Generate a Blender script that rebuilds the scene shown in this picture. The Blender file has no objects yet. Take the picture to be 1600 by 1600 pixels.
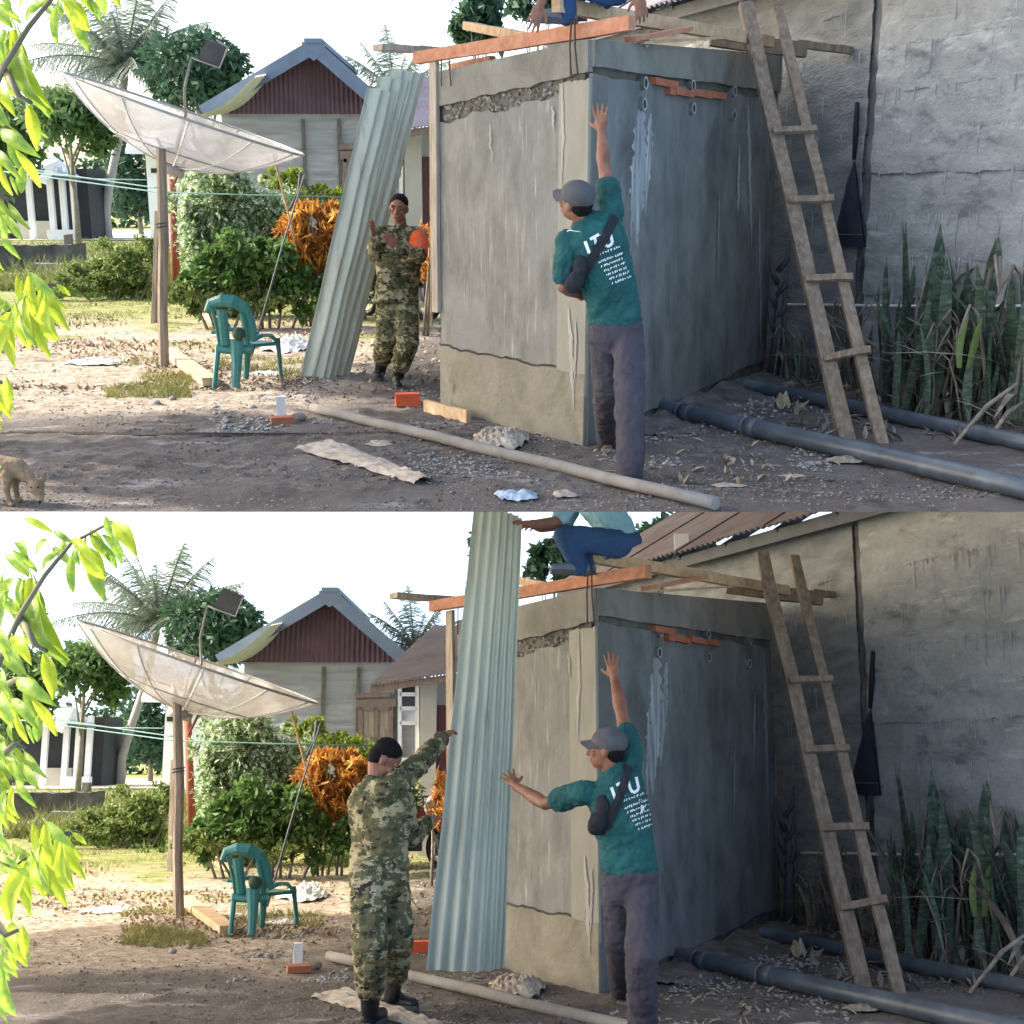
import bpy, bmesh, math, random
import numpy as np
from mathutils import Vector, Matrix, noise as mnoise

# ------------------------------------------------------------------ camera, sky, sun, exposure
scene = bpy.context.scene
COL = scene.collection
H = 1.52                                   # eye height over either yard
F = 1950.0                                 # focal length, pixels of a 1600 px wide picture
PITCH_A = math.atan2(325 - 800, F)         # camera pitch over the upper (level) yard
PITCH_B = math.atan2(1180 - 800, F)        # camera pitch relative to the lower (sloping) yard
cam_d = bpy.data.cameras.new('camera'); cam = bpy.data.objects.new('camera', cam_d); COL.objects.link(cam)
cam.location = (0, 0, H); cam.rotation_euler = (math.radians(90) + PITCH_A, 0, 0)
cam_d.sensor_width = 36; cam_d.lens = 36 * F / 1600; cam_d.clip_start = 0.1; cam_d.clip_end = 900
scene.camera = cam
SUN_DIR = Vector((-0.80, 0.22, 0.56)).normalized()
sun_el = math.asin(SUN_DIR.z); sun_az = math.atan2(SUN_DIR.x, SUN_DIR.y)
world = bpy.data.worlds.new('World'); scene.world = world; world.use_nodes = True
wn = world.node_tree; wn.nodes.clear()
wo = wn.nodes.new('ShaderNodeOutputWorld'); wb = wn.nodes.new('ShaderNodeBackground'); sk = wn.nodes.new('ShaderNodeTexSky')
sk.sky_type = 'NISHITA'; sk.sun_disc = False; sk.sun_elevation = sun_el; sk.sun_rotation = sun_az
sk.air_density = 1.0; sk.dust_density = 4.0; sk.ozone_density = 1.0
wt = wn.nodes.new('ShaderNodeTexCoord'); ws = wn.nodes.new('ShaderNodeSeparateXYZ'); wc = wn.nodes.new('ShaderNodeCombineXYZ'); wa = wn.nodes.new('ShaderNodeMath')
wa.operation = 'ABSOLUTE'                  # the sky goes on below the horizon: the lower yard slopes down into it
wn.links.new(wt.outputs['Generated'], ws.inputs[0]); wn.links.new(ws.outputs['Z'], wa.inputs[0])
wn.links.new(ws.outputs['X'], wc.inputs['X']); wn.links.new(ws.outputs['Y'], wc.inputs['Y']); wn.links.new(wa.outputs[0], wc.inputs['Z'])
wn.links.new(wc.outputs[0], sk.inputs['Vector']); wn.links.new(sk.outputs[0], wb.inputs['Color']); wn.links.new(wb.outputs[0], wo.inputs['Surface'])
wb.inputs['Strength'].default_value = 0.15
sl = bpy.data.lights.new('sun', 'SUN'); so = bpy.data.objects.new('sun', sl); COL.objects.link(so)
sl.energy = 2.3; sl.angle = math.radians(0.6); sl.color = (1.0, 0.93, 0.82)
so.rotation_euler = SUN_DIR.to_track_quat('Z', 'Y').to_euler(); so.location = (-20, 5, 20)
vs = scene.view_settings
vs.view_transform = 'Standard'; vs.look = 'None'; vs.gamma = 1; vs.use_curve_mapping = False; vs.exposure = 2.08
scene.render.engine = 'CYCLES'
scene.cycles.max_bounces = 6; scene.cycles.transparent_max_bounces = 12

rng = random.Random(7)
nrg = np.random.default_rng(11)

# ------------------------------------------------------------------ the two yards
class Stage:
    def __init__(s, name, pitch, M, off):
        s.name, s.p, s.M, s.off = name, pitch, M, off
        s.top_yard = name == 'A'
    def ray(s, px, py, raw=False):
        if not raw: px += s.off[0]; py += s.off[1]
        u = (px - 800) / F; v = (800 - py) / F
        return Vector((u, math.cos(s.p) - v * math.sin(s.p), math.sin(s.p) + v * math.cos(s.p)))
    def P(s, px, py, d, raw=False):
        r = s.ray(px, py, raw); t = d / r.y
        return Vector((r.x * t, d, H + r.z * t))
    def g(s, px, py, raw=False, z=0.0):
        r = s.ray(px, py, raw); t = (z - H) / r.z
        return Vector((r.x * t, r.y * t, z))
    def zat(s, y, py, raw=False):
        r = s.ray(0, py, raw); return H + y * r.z / r.y
    def top(s, base, py, raw=False):
        return Vector((base.x, base.y, s.zat(base.y, py, raw)))
    def plane(s, px, py, p0, n, raw=False):
        r = s.ray(px, py, raw); o = Vector((0, 0, H)); t = (p0 - o).dot(n) / r.dot(n)
        return o + r * t
SA = Stage('A', PITCH_A, Matrix.Identity(4), (0, 0))
SB = Stage('B', PITCH_B, Matrix.Translation((0, 0, H)) @ Matrix.Rotation(PITCH_A - PITCH_B, 4, 'X') @ Matrix.Translation((0, 0, -H)), (25, 857))
STAGES = [SA, SB]
def UL(S): return 'upper' if S.top_yard else 'lower'

# ------------------------------------------------------------------ objects
LOC = {}
def setp(o, label=None, cat=None, group=None, kind=None):
    if label: o['label'] = label
    if cat: o['category'] = cat
    if group: o['group'] = group
    if kind: o['kind'] = kind
    return o
def thing(S, name, label, cat, loc, group=None):
    o = bpy.data.objects.new(name, None); COL.objects.link(o)
    loc = Vector(loc); o.empty_display_size = 0.1
    o.matrix_world = S.M @ Matrix.Translation(loc); LOC[o.name] = loc
    return setp(o, label, cat, group)
def link_mesh(S, name, me, parent=None, loc=None, mat4=None):
    o = bpy.data.objects.new(name, me); COL.objects.link(o)
    if parent is None:
        loc = Vector(loc) if loc is not None else Vector((0, 0, 0))
        o.matrix_world = S.M @ Matrix.Translation(loc); LOC[o.name] = loc
    else:
        LOC[o.name] = LOC[parent.name]; o.parent = parent
        if mat4 is not None:
            if parent.type == 'MESH' and parent.parent: o.matrix_basis = mat4
            else: o.matrix_basis = Matrix.Translation(-LOC[parent.name]) @ mat4
    return o
class MB:
    def __init__(s): s.v = []; s.f = []; s.sm = []
    def add(s, vs, fs, smooth=False):
        b = len(s.v); s.v += [tuple(v) for v in vs]
        s.f += [tuple(b + i for i in f) for f in fs]; s.sm += [smooth] * len(fs); return s
    def box(s, c, half, R=None, jit=0):
        c = Vector(c); vs = []
        for dz in (-1, 1):
            for dx, dy in ((-1, -1), (1, -1), (1, 1), (-1, 1)):
                q = Vector((dx * half[0], dy * half[1], dz * half[2]))
                if jit: q += Vector((rng.uniform(-jit, jit), rng.uniform(-jit, jit), rng.uniform(-jit, jit)))
                if R is not None: q = R @ q
                vs.append(c + q)
        return s.add(vs, [(3, 2, 1, 0), (4, 5, 6, 7), (0, 1, 5, 4), (1, 2, 6, 5), (2, 3, 7, 6), (3, 0, 4, 7)])
    def beam(s, p0, p1, w, h, up=(0, 0, 1), wob=0.0, n=1):
        p0, p1 = Vector(p0), Vector(p1); d = (p1 - p0).normalized(); up = Vector(up)
        sd = d.cross(up).normalized(); u = sd.cross(d).normalized(); vs = []; fs = []
        for i in range(n + 1):
            t = i / n; c = p0.lerp(p1, t)
            if wob: c = c + sd * rng.uniform(-wob, wob) + u * rng.uniform(-wob, wob)
            for a, b in ((-1, -1), (1, -1), (1, 1), (-1, 1)):
                k = 1 + (rng.uniform(-.06, .06) if wob else 0)
                vs.append(c + sd * a * w / 2 * k + u * b * h / 2 * k)
        for i in range(n):
            for k in range(4):
                a = i * 4 + k; b = i * 4 + (k + 1) % 4; fs.append((a, b, b + 4, a + 4))
        fs.append((3, 2, 1, 0)); e = n * 4; fs.append((e, e + 1, e + 2, e + 3))
        return s.add(vs, fs)
    def tube(s, pts, r, n=8, cap=True, smooth=True, hollow=0):
        pts = [Vector(p) for p in pts]; m = len(pts)
        rr = list(r) if hasattr(r, '__len__') else [r] * m
        vs = []; fs = []; pu = None
        for i, p in enumerate(pts):
            d = (pts[min(i + 1, m - 1)] - pts[max(i - 1, 0)]).normalized()
            if pu is None: pu = d.orthogonal().normalized()
            u = (pu - d * pu.dot(d)); u = u.normalized() if u.length > 1e-6 else d.orthogonal().normalized()
            pu = u; w = d.cross(u)
            for k in range(n):
                a = 2 * math.pi * k / n; vs.append(p + (u * math.cos(a) + w * math.sin(a)) * rr[i])
        for i in range(m - 1):
            for k in range(n):
                a = i * n + k; b = i * n + (k + 1) % n; fs.append((a, b, b + n, a + n))
        s.add(vs, fs, smooth)
        if cap and not hollow:
            b = len(s.v) - len(vs)
            s.f.append(tuple(b + k for k in reversed(range(n)))); s.f.append(tuple(b + (m - 1) * n + k for k in range(n))); s.sm += [False, False]
        if hollow:
            b = len(s.v) - len(vs); nv = []; d0 = (pts[0] - pts[1]).normalized()
            for end, i in ((0, 0), (1, m - 1)):
                dd = (pts[1] - pts[0]).normalized() if end == 0 else (pts[-2] - pts[-1]).normalized()
                ring = [Vector(s.v[b + i * n + k]) for k in range(n)]; c = pts[i]
                inner = [c + (q - c) * hollow for q in ring]; deep = [q + dd * rr[i] * 2 for q in inner]
                bb = len(s.v); s.v += [tuple(q) for q in inner + deep]
                for k in range(n):
                    k2 = (k + 1) % n
                    s.f.append((b + i * n + k, b + i * n + k2, bb + k2, bb + k)); s.f.append((bb + k, bb + k2, bb + n + k2, bb + n + k)); s.sm += [False, True]
                s.f.append(tuple(bb + n + k for k in range(n))); s.sm.append(False)
        return s
    def sphere(s, c, r, n=10, m=7, R=None):
        c = Vector(c); r = r if hasattr(r, '__len__') else (r, r, r); vs = []; fs = []
        for i in range(m + 1):
            th = math.pi * i / m
            for k in range(n):
                ph = 2 * math.pi * k / n
                q = Vector((r[0] * math.sin(th) * math.cos(ph), r[1] * math.sin(th) * math.sin(ph), r[2] * math.cos(th)))
                if R is not None: q = R @ q
                vs.append(c + q)
        for i in range(m):
            for k in range(n):
                a = i * n + k; b = i * n + (k + 1) % n; fs.append((a, a + n, b + n, b))
        return s.add(vs, fs, True)
    def prism(s, poly, ext):
        poly = [Vector(p) for p in poly]; ext = Vector(ext); n = len(poly)
        vs = poly + [p + ext for p in poly]
        fs = [tuple(range(n)), tuple(reversed(range(n, 2 * n)))] + [(i, i + n, (i + 1) % n + n, (i + 1) % n) for i in range(n)]
        return s.add(vs, fs)
    def grid(s, fn, nu, nv, smooth=True):
        vs = [fn(i / nu, j / nv) for j in range(nv + 1) for i in range(nu + 1)]
        fs = [(j * (nu + 1) + i, j * (nu + 1) + i + 1, (j + 1) * (nu + 1) + i + 1, (j + 1) * (nu + 1) + i) for j in range(nv) for i in range(nu)]
        return s.add(vs, fs, smooth)
    def strip(s, A, B, zlo, zhi, out, n=40, t0=0, t1=1, nrm=None, depth=0.03):
        """slab lying on the wall A->B between two ragged heights, standing `out` proud"""
        A, B = Vector(A), Vector(B); nrm = Vector(nrm)
        fr = []; bk = []
        for i in range(n + 1):
            t = t0 + (t1 - t0) * i / n; p = A.lerp(B, t); lo, hi = zlo(t), zhi(t)
            for z in (lo, hi):
                q = Vector((p.x, p.y, z)); fr.append(q + nrm * out); bk.append(q + nrm * (out - depth))
        vs = fr + bk; N = len(fr); fs = []
        for i in range(n):
            a, b, c, d = 2 * i, 2 * i + 2, 2 * i + 3, 2 * i + 1
            fs += [(a, b, c, d), (d, c, c + N, d + N), (b, a, a + N, b + N)]
        fs += [(0, 1, 1 + N, N), (2 * n + 1, 2 * n, 2 * n + N, 2 * n + 1 + N)]
        return s.add(vs, fs)
    def rough(s, A, B, zlo, zhi, out, n, m, t0, t1, nrm, amp, seed=0, freq=5.0, depth=.05):
        """like strip(), but the face is uneven: cast lumps and hollows `amp` deep"""
        A, B, nrm = Vector(A), Vector(B), Vector(nrm); L = (B - A).length; vs = []
        for j in range(m + 1):
            for i in range(n + 1):
                t = t0 + (t1 - t0) * i / n; z = zlo(t) * (1 - j / m) + zhi(t) * (j / m); p = A.lerp(B, t); e = 0 if j in (0, m) else 1
                k = mnoise.noise(Vector((t * L * freq * .6, z * freq * 1.6, seed))) + .6 * mnoise.noise(Vector((t * L * freq * 2.2, z * freq * 3.5, seed + 5))) + .35 * mnoise.noise(Vector((t * L * freq * 6, z * freq * 8, seed + 9)))
                edge = -.25 * amp if j in (0, m) else 0
                vs.append(Vector((p.x, p.y, z)) + nrm * (out + amp * k + edge))
        s.add(vs, [(j * (n + 1) + i, j * (n + 1) + i + 1, (j + 1) * (n + 1) + i + 1, (j + 1) * (n + 1) + i) for j in range(m) for i in range(n)], True)
        for j in (0, m):
            row = vs[j * (n + 1):(j + 1) * (n + 1)]; bk = [q - nrm * depth for q in row]
            s.add(row + bk, [(i, i + 1, i + n + 2, i + n + 1) for i in range(n)], False)
        return s
    def mesh(s, name, mat, loc=(0, 0, 0)):
        me = bpy.data.meshes.new(name); l = Vector(loc)
        me.from_pydata([(v[0] - l.x, v[1] - l.y, v[2] - l.z) for v in s.v], [], s.f)
        me.polygons.foreach_set('use_smooth', s.sm)
        for m_ in (mat if isinstance(mat, list) else [mat]): me.materials.append(m_)
        me.update(); return me
    def build(s, S, name, mat, parent=None, loc=None, **kw):
        l = LOC[parent.name] if parent is not None else (loc if loc is not None else (0, 0, 0))
        o = link_mesh(S, name, s.mesh(name, mat, l), parent, None if parent is not None else l)
        return setp(o, **kw)
def jag(seed, amp, freq=9.0, base=0.0, slope=0.0):
    def f(t): return base + slope * t + amp * (mnoise.noise(Vector((t * freq, seed * 3.7, 0))) + .5 * mnoise.noise(Vector((t * freq * 3.1, seed * 1.3, 4))))
    return f
def np_mesh(name, V, Fq, mat, smooth=False):
    me = bpy.data.meshes.new(name); V = np.asarray(V, dtype=np.float32); Fq = np.asarray(Fq, dtype=np.int32); k = Fq.shape[1]
    me.vertices.add(len(V)); me.vertices.foreach_set('co', V.ravel())
    me.loops.add(Fq.size); me.loops.foreach_set('vertex_index', Fq.ravel())
    me.polygons.add(len(Fq)); me.polygons.foreach_set('loop_start', np.arange(0, Fq.size, k, dtype=np.int32))
    me.polygons.foreach_set('loop_total', np.full(len(Fq), k, dtype=np.int32))
    if smooth: me.polygons.foreach_set('use_smooth', np.ones(len(Fq), dtype=bool))
    me.update(calc_edges=True); me.validate(); me.materials.append(mat); return me
def leaves_mesh(name, C, size, mat, up=0.5, seed=1, aspect=0.42, droop=0.25):
    """one folded, pointed leaf face pair at every centre in C"""
    g = np.random.default_rng(seed); C = np.asarray(C); n = len(C)
    d = g.normal(size=(n, 3)); d[:, 2] -= droop; d /= np.linalg.norm(d, axis=1)[:, None]
    q = g.normal(size=(n, 3)); q[:, 2] += up * 2; w = np.cross(d, q); w /= np.linalg.norm(w, axis=1)[:, None]
    nn = np.cross(w, d); L = size * g.uniform(.55, 1.3, n)[:, None]
    V = np.stack([C - d * L * .5, C + w * L * aspect * .5 + nn * L * .1, C + d * L * .5, C - w * L * aspect * .5 + nn * L * .1], 1).reshape(-1, 3)
    b = np.arange(n)[:, None] * 4
    Fq = np.concatenate([b + np.array([[0, 1, 2]]), b + np.array([[0, 2, 3]])], 0)
    return np_mesh(name, V, Fq, mat)
def blob_points(blobs, seed=1, shell=0.55):
    g = np.random.default_rng(seed); out = []
    for c, r, n in blobs:
        v = g.normal(size=(n, 3)); v /= np.linalg.norm(v, axis=1)[:, None]
        k = (shell + (1 - shell) * g.random(n)) ** 1.0; k = np.where(g.random(n) < .25, g.random(n), k)
        out.append(np.array(c) + v * k[:, None] * np.array(r) * (1 + .12 * g.normal(size=(n, 1))))
    return np.concatenate(out)

# ------------------------------------------------------------------ materials
MATS = {}
def mat(name, cols, scale=4.0, rough=.85, bump=.0, bscale=None, stretch=(1, 1, 1), detail=6, spots=None, metal=0, transl=0, dist=0.4, const=False, spec=.3, lo=.3, hi=.7, brough=.6, bst=None):
    if name in MATS: return MATS[name]
    m = bpy.data.materials.new(name); m.use_nodes = True; nt = m.node_tree; N = nt.nodes; Lk = nt.links
    bs = N['Principled BSDF']; tc = N.new('ShaderNodeTexCoord'); mp = N.new('ShaderNodeMapping'); mp.inputs['Scale'].default_value = stretch
    Lk.new(tc.outputs['Object'], mp.inputs['Vector'])
    nz = N.new('ShaderNodeTexNoise'); nz.inputs['Scale'].default_value = scale; nz.inputs['Detail'].default_value = detail
    nz.inputs['Roughness'].default_value = brough; nz.inputs['Distortion'].default_value = dist; Lk.new(mp.outputs[0], nz.inputs['Vector'])
    rp = N.new('ShaderNodeValToRGB'); Lk.new(nz.outputs['Fac'], rp.inputs[0]); el = rp.color_ramp.elements
    if const: rp.color_ramp.interpolation = 'CONSTANT'
    n = len(cols)
    while len(el) < n: el.new(.5)
    for i, c in enumerate(cols):
        el[i].position = lo + (hi - lo) * (i / max(1, n - (0 if const else 1))); el[i].color = (*c, 1)
    out = rp.outputs[0]
    for sp in (spots or []):           # (colour, scale, threshold, stretch, softness)
        c, sc, th, st = sp[:4]; soft = sp[4] if len(sp) > 4 else .06
        mp2 = N.new('ShaderNodeMapping'); mp2.inputs['Scale'].default_value = st; mp2.inputs['Location'].default_value = (3.1 * sc, 1.7, .6)
        Lk.new(tc.outputs['Object'], mp2.inputs['Vector'])
        n2 = N.new('ShaderNodeTexNoise'); n2.inputs['Scale'].default_value = sc; n2.inputs['Detail'].default_value = 7; n2.inputs['Roughness'].default_value = .65; Lk.new(mp2.outputs[0], n2.inputs['Vector'])
        mr = N.new('ShaderNodeMapRange'); mr.inputs['From Min'].default_value = th; mr.inputs['From Max'].default_value = th + soft; Lk.new(n2.outputs['Fac'], mr.inputs['Value'])
        mx = N.new('ShaderNodeMix'); mx.data_type = 'RGBA'; Lk.new(mr.outputs[0], mx.inputs['Factor']); Lk.new(out, mx.inputs['A']); mx.inputs['B'].default_value = (*c, 1); out = mx.outputs['Result']
    Lk.new(out, bs.inputs['Base Color']); bs.inputs['Roughness'].default_value = rough; bs.inputs['Metallic'].default_value = metal
    bs.inputs['Specular IOR Level'].default_value = spec
    if bump:
        nb = N.new('ShaderNodeTexNoise'); nb.inputs['Scale'].default_value = bscale or scale * 6; nb.inputs['Detail'].default_value = 8; nb.inputs['Roughness'].default_value = .65; 
        mb_ = N.new('ShaderNodeMapping'); mb_.inputs['Scale'].default_value = bst or stretch; Lk.new(tc.outputs['Object'], mb_.inputs['Vector']); Lk.new(mb_.outputs[0], nb.inputs['Vector'])
        bp = N.new('ShaderNodeBump'); bp.inputs['Strength'].default_value = bump; bp.inputs['Distance'].default_value = .02; Lk.new(nb.outputs['Fac'], bp.inputs['Height']); Lk.new(bp.outputs[0], bs.inputs['Normal'])
    if transl:
        tr = N.new('ShaderNodeBsdfTranslucent'); Lk.new(out, tr.inputs['Color']); ms = N.new('ShaderNodeMixShader'); ms.inputs[0].default_value = transl
        Lk.new(bs.outputs[0], ms.inputs[1]); Lk.new(tr.outputs[0], ms.inputs[2]); Lk.new(ms.outputs[0], N['Material Output'].inputs['Surface'])
    MATS[name] = m; return m
soil = None
plaster = mat('old_plaster', [(.135, .132, .118), (.185, .18, .162), (.235, .228, .205)], 3.2, .92, .4, 16, (1.8, 1.8, 1.0), bst=(1, 1, 1), spots=[((.35, .335, .29), 3.4, .58, (9, 9, .6), .12), ((.12, .112, .092), 5, .60, (6, 6, 1.0), .12), ((.20, .20, .185), 1.3, .54, (1, 1, 1), .15)])
patch_pl = mat('pale_plaster', [(.22, .21, .17), (.29, .275, .225)], 3, .92, .3, 30, (2, 2, .7))
shaded_pl = mat('shade_toned_plaster', [(.098, .102, .096), (.145, .150, .142), (.195, .198, .188)], 2.6, .88, .35, 14, (1.4, 1.4, .9), bst=(1, 1, 1), spots=[((.20, .21, .205), 4, .60, (7, 7, .5), .14), ((.075, .08, .078), 1.2, .54, (1, 1, .8), .15)])  # plaster darkened so the right face looks shaded; shade is in the colour
plinth_m = mat('plinth_render', [(.15, .135, .10), (.22, .20, .15), (.27, .245, .19)], 3, .95, .6, 22, (1, 1, 1), spots=[((.09, .08, .06), 5, .62, (4, 4, .7), .08)])
beam_m = mat('ring_beam_concrete', [(.13, .125, .105), (.20, .19, .16), (.24, .23, .195)], 3, .95, .7, 24)
rubble_m = mat('rubble', [(.15, .13, .10), (.26, .23, .185), (.36, .325, .27)], 6, .95, .6, 30)
core_m = mat('rough_core', [(.09, .085, .07), (.16, .15, .125)], 7, 1, 1.0, 30)
brick_m = mat('red_brick', [(.30, .10, .05), (.42, .15, .08)], 8, .95, .5, 40)
brick_hot = mat('orange_brick', [(.55, .09, .03), (.66, .13, .05)], 8, .9, .4, 40)
block_w = mat('whitewashed_block', [(.62, .60, .56), (.72, .70, .66)], 9, .9, .3)
cast_m = mat('cast_wall', [(.22, .23, .225), (.295, .305, .295), (.365, .372, .36)], 2.6, .93, .8, 16, (.8, .8, 1.6), bst=(1, 1, 1.5), spots=[((.15, .155, .155), 2.2, .57, (.8, .8, 2.2), .12), ((.40, .41, .40), 7, .63, (6, 6, .8), .08), ((.42, .43, .42), 3.2, .58, (.6, .6, 3.0), .12)], brough=.72)
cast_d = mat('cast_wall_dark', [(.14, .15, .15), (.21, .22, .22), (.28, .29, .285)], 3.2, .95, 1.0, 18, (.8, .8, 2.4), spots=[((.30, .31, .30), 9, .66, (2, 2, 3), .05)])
pillar_m = mat('rough_pillar', [(.05, .05, .05), (.11, .11, .11), (.22, .22, .22)], 3.5, .95, .8, 24, (1, 1, .8))
wood_or = mat('fresh_red_timber', [(.30, .125, .07), (.40, .18, .105), (.48, .24, .15)], 3, .8, .2, 14, (1.2, 5, 5))
wood_tan = mat('tan_timber', [(.36, .23, .12), (.48, .33, .19), (.55, .40, .25)], 3, .85, .25, 14, (1, 5, 5))
wood_gr = mat('grey_timber', [(.22, .18, .14), (.34, .29, .23), (.42, .37, .30)], 4, .9, .4, 16, (5, 5, .8))
wood_lad = mat('ladder_timber', [(.115, .085, .058), (.185, .137, .095), (.26, .20, .145)], 5, .9, .4, 20, (5, 5, .7))
post_m = mat('old_post', [(.14, .11, .08), (.25, .20, .15), (.33, .28, .21)], 4, .95, .7, 18, (6, 6, .5))
rebar_m = mat('dark_rebar', [(.05, .04, .035), (.10, .075, .06)], 9, .85, .4)
rust_m = mat('rusty_red_pole', [(.22, .06, .035), (.33, .10, .06)], 5, .8, .3)
dish_m = None
metal_g = mat('grey_steel', [(.28, .28, .28), (.38, .38, .37)], 6, .5, .1, metal=.6)
dark_m = mat('dark_plate', [(.05, .055, .06), (.08, .085, .09)], 5, .7)
pvc_dk = mat('dark_pipe', [(.035, .045, .055), (.055, .07, .085), (.08, .10, .12)], 6, .42, .1, 30, (1, 1, 1), spots=[((.16, .17, .17), 9, .68, (1, 1, 1), .1)], spec=.5)
pole_m = mat('grey_pole', [(.15, .138, .12), (.23, .215, .19)], 5, .8, .2, 30)
cloth_bk = mat('black_cloth', [(.008, .010, .018), (.02, .022, .035)], 8, .8, .3)
zinc = mat('zinc_sheet', [(.43, .44, .345), (.51, .52, .41), (.57, .575, .46)], 2.0, .55, .12, 9, (3, 3, .6), metal=0, spec=.3, spots=[((.34, .33, .27), 3, .58, (4, 4, .5), .15), ((.64, .64, .55), 5, .66, (5, 5, .3), .1), ((.30, .27, .21), 12, .70, (1, 1, 1), .05)])
zinc_roof = mat('weathered_zinc_roof', [(.20, .165, .17), (.27, .225, .23), (.33, .29, .29)], 2, .6, .1, metal=.2)
zinc_purple = mat('purple_gable_sheet', [(.11, .065, .085), (.16, .095, .12)], 2, .6, .05)
zinc_blue = mat('blue_grey_roof', [(.10, .13, .18), (.14, .18, .24)], 2, .5, .05, metal=.2)
wall_far = mat('far_cast_wall', [(.23, .235, .24), (.30, .305, .31), (.36, .365, .37)], 2.0, .95, .4, 10, (.4, .4, 4), spots=[((.22, .22, .21), 1.2, .62, (.4, .4, 5), .06)])
wall_cream = mat('cream_wall', [(.42, .40, .33), (.50, .47, .39)], 2, .9, .2)
white_p = mat('white_paint', [(.70, .71, .72), (.78, .78, .78)], 3, .7)
dark_int = mat('dark_opening', [(.015, .017, .02), (.03, .03, .035)], 3, .6)
glass_m = mat('window_pane', [(.02, .025, .03), (.05, .06, .07)], 1.5, .12, spec=.6)
win_wood = mat('window_wood', [(.16, .11, .09), (.25, .18, .15)], 5, .85, .2, 20, (5, 5, 1))
door_m = mat('dark_red_door', [(.10, .045, .045), (.16, .07, .07)], 5, .8)
curtain = mat('pale_panel', [(.55, .60, .62), (.66, .70, .71)], 3, .7)
green_pl = mat('green_plastic', [(.02, .14, .12), (.035, .19, .165)], 5, .45, .05, spots=[((.16, .25, .24), 4, .64, (1, 1, .4), .1)], spec=.5)
ball_m = mat('dark_green_ball', [(.02, .05, .03), (.04, .08, .045)], 8, .6)
sack_w = mat('white_sacking', [(.60, .59, .57), (.74, .73, .71)], 7, .85, .4)
sack_b = mat('brown_paper_sack', [(.20, .165, .125), (.33, .28, .22), (.43, .375, .31)], 9, .9, .4)
blue_scrap = mat('blue_scrap', [(.10, .20, .30), (.50, .52, .54)], 6, .8)
dryleaf = mat('dry_leaf', [(.26, .19, .12), (.40, .31, .21)], 9, .9, .3)
leaf_near = mat('near_leaf', [(.12, .24, .04), (.22, .34, .045), (.34, .42, .055)], 5, .45, .15, 30, transl=.45, spec=.4, spots=[((.42, .40, .12), 9, .66, (1, 1, 1), .06), ((.16, .10, .03), 14, .72, (1, 1, 1), .04)])
leaf_near2 = mat('near_leaf_yellow', [(.32, .44, .03), (.46, .52, .05)], 5, .45, transl=.6)
leaf_mid = mat('shrub_leaf', [(.045, .10, .025), (.085, .17, .04), (.15, .24, .07)], 9, .6, transl=.35)
leaf_white = mat('white_flower_shrub', [(.06, .14, .035), (.14, .24, .08), (.66, .70, .54)], 11, .6, transl=.4, lo=.35, hi=.60)
leaf_yel = mat('yellow_green_leaf', [(.10, .16, .02), (.20, .25, .03)], 7, .6, transl=.4)
leaf_or = mat('orange_croton', [(.12, .13, .035), (.36, .14, .035), (.54, .26, .05), (.56, .44, .13)], 4, .6, transl=.4, lo=.28, hi=.72)
leaf_far = mat('far_leaf', [(.03, .07, .04), (.05, .11, .06), (.085, .15, .08)], 1.1, .7, transl=.25)
leaf_far2 = mat('far_leaf_light', [(.05, .11, .03), (.09, .16, .05), (.14, .21, .08)], 1.0, .7, transl=.3)
palm_m = mat('palm_frond', [(.09, .13, .09), (.17, .21, .16), (.27, .31, .26)], 1.5, .6, transl=.3)
palm_bark = mat('palm_bark', [(.26, .24, .21), (.38, .36, .32), (.46, .44, .40)], 6, .95, .4, 20, (1, 1, 4))
bark_m = mat('bark', [(.16, .14, .11), (.28, .25, .20)], 5, .95, .5)
snake_m = mat('snake_plant_leaf', [(.028, .05, .036), (.06, .095, .062), (.12, .155, .105), (.21, .235, .17)], 11, .6, .1, 30, (1, 1, 3.5), transl=.1, lo=.3, hi=.72)
snake_y = mat('snake_plant_pale_leaf', [(.14, .21, .06), (.24, .30, .10)], 8, .6, transl=.2)
stalk_m = mat('dry_stalk', [(.12, .095, .07), (.23, .19, .145), (.33, .28, .22)], 8, .95, .2)
grass_m = mat('yard_grass', [(.10, .13, .03), (.20, .20, .06), (.30, .27, .11)], 3, .8, transl=.3)
green_grass = mat('green_grass', [(.05, .10, .02), (.09, .15, .03), (.14, .19, .05)], 3, .8, transl=.3)
stone_m = mat('pebble', [(.16, .15, .14), (.28, .27, .25), (.36, .34, .32)], 20, .95, .3)
black_r = mat('black_rubber', [(.012, .012, .014), (.025, .025, .028)], 6, .6)
red_paint = mat('red_paint', [(.35, .03, .025), (.45, .04, .03)], 4, .35, spec=.6)
skin_m = mat('brown_skin', [(.15, .062, .036), (.21, .092, .056), (.26, .12, .076)], 12, .52, .2, 90)
hair_m = mat('black_hair', [(.004, .004, .005), (.010, .009, .010)], 30, .85, .6, 160, spec=.15)
camo = mat('camouflage_cloth', [(.24, .205, .11), (.36, .315, .19)], 7, .92, .3, 60, (1, 1, 1.5), spots=[((.085, .082, .038), 8, .49, (1, 1, 1.7), .012), ((.13, .10, .05), 9, .565, (1, 1, 2.1), .012), ((.05, .058, .026), 10.5, .55, (1.1, 1.1, 1.8), .012), ((.020, .019, .015), 12, .585, (1, 1, 2.0), .012)])
boot_m = mat('black_boot', [(.010, .010, .012), (.02, .02, .022)], 12, .45, .2)
band_m = mat('orange_red_armband', [(.62, .06, .02), (.75, .13, .03)], 6, .7)
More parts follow.
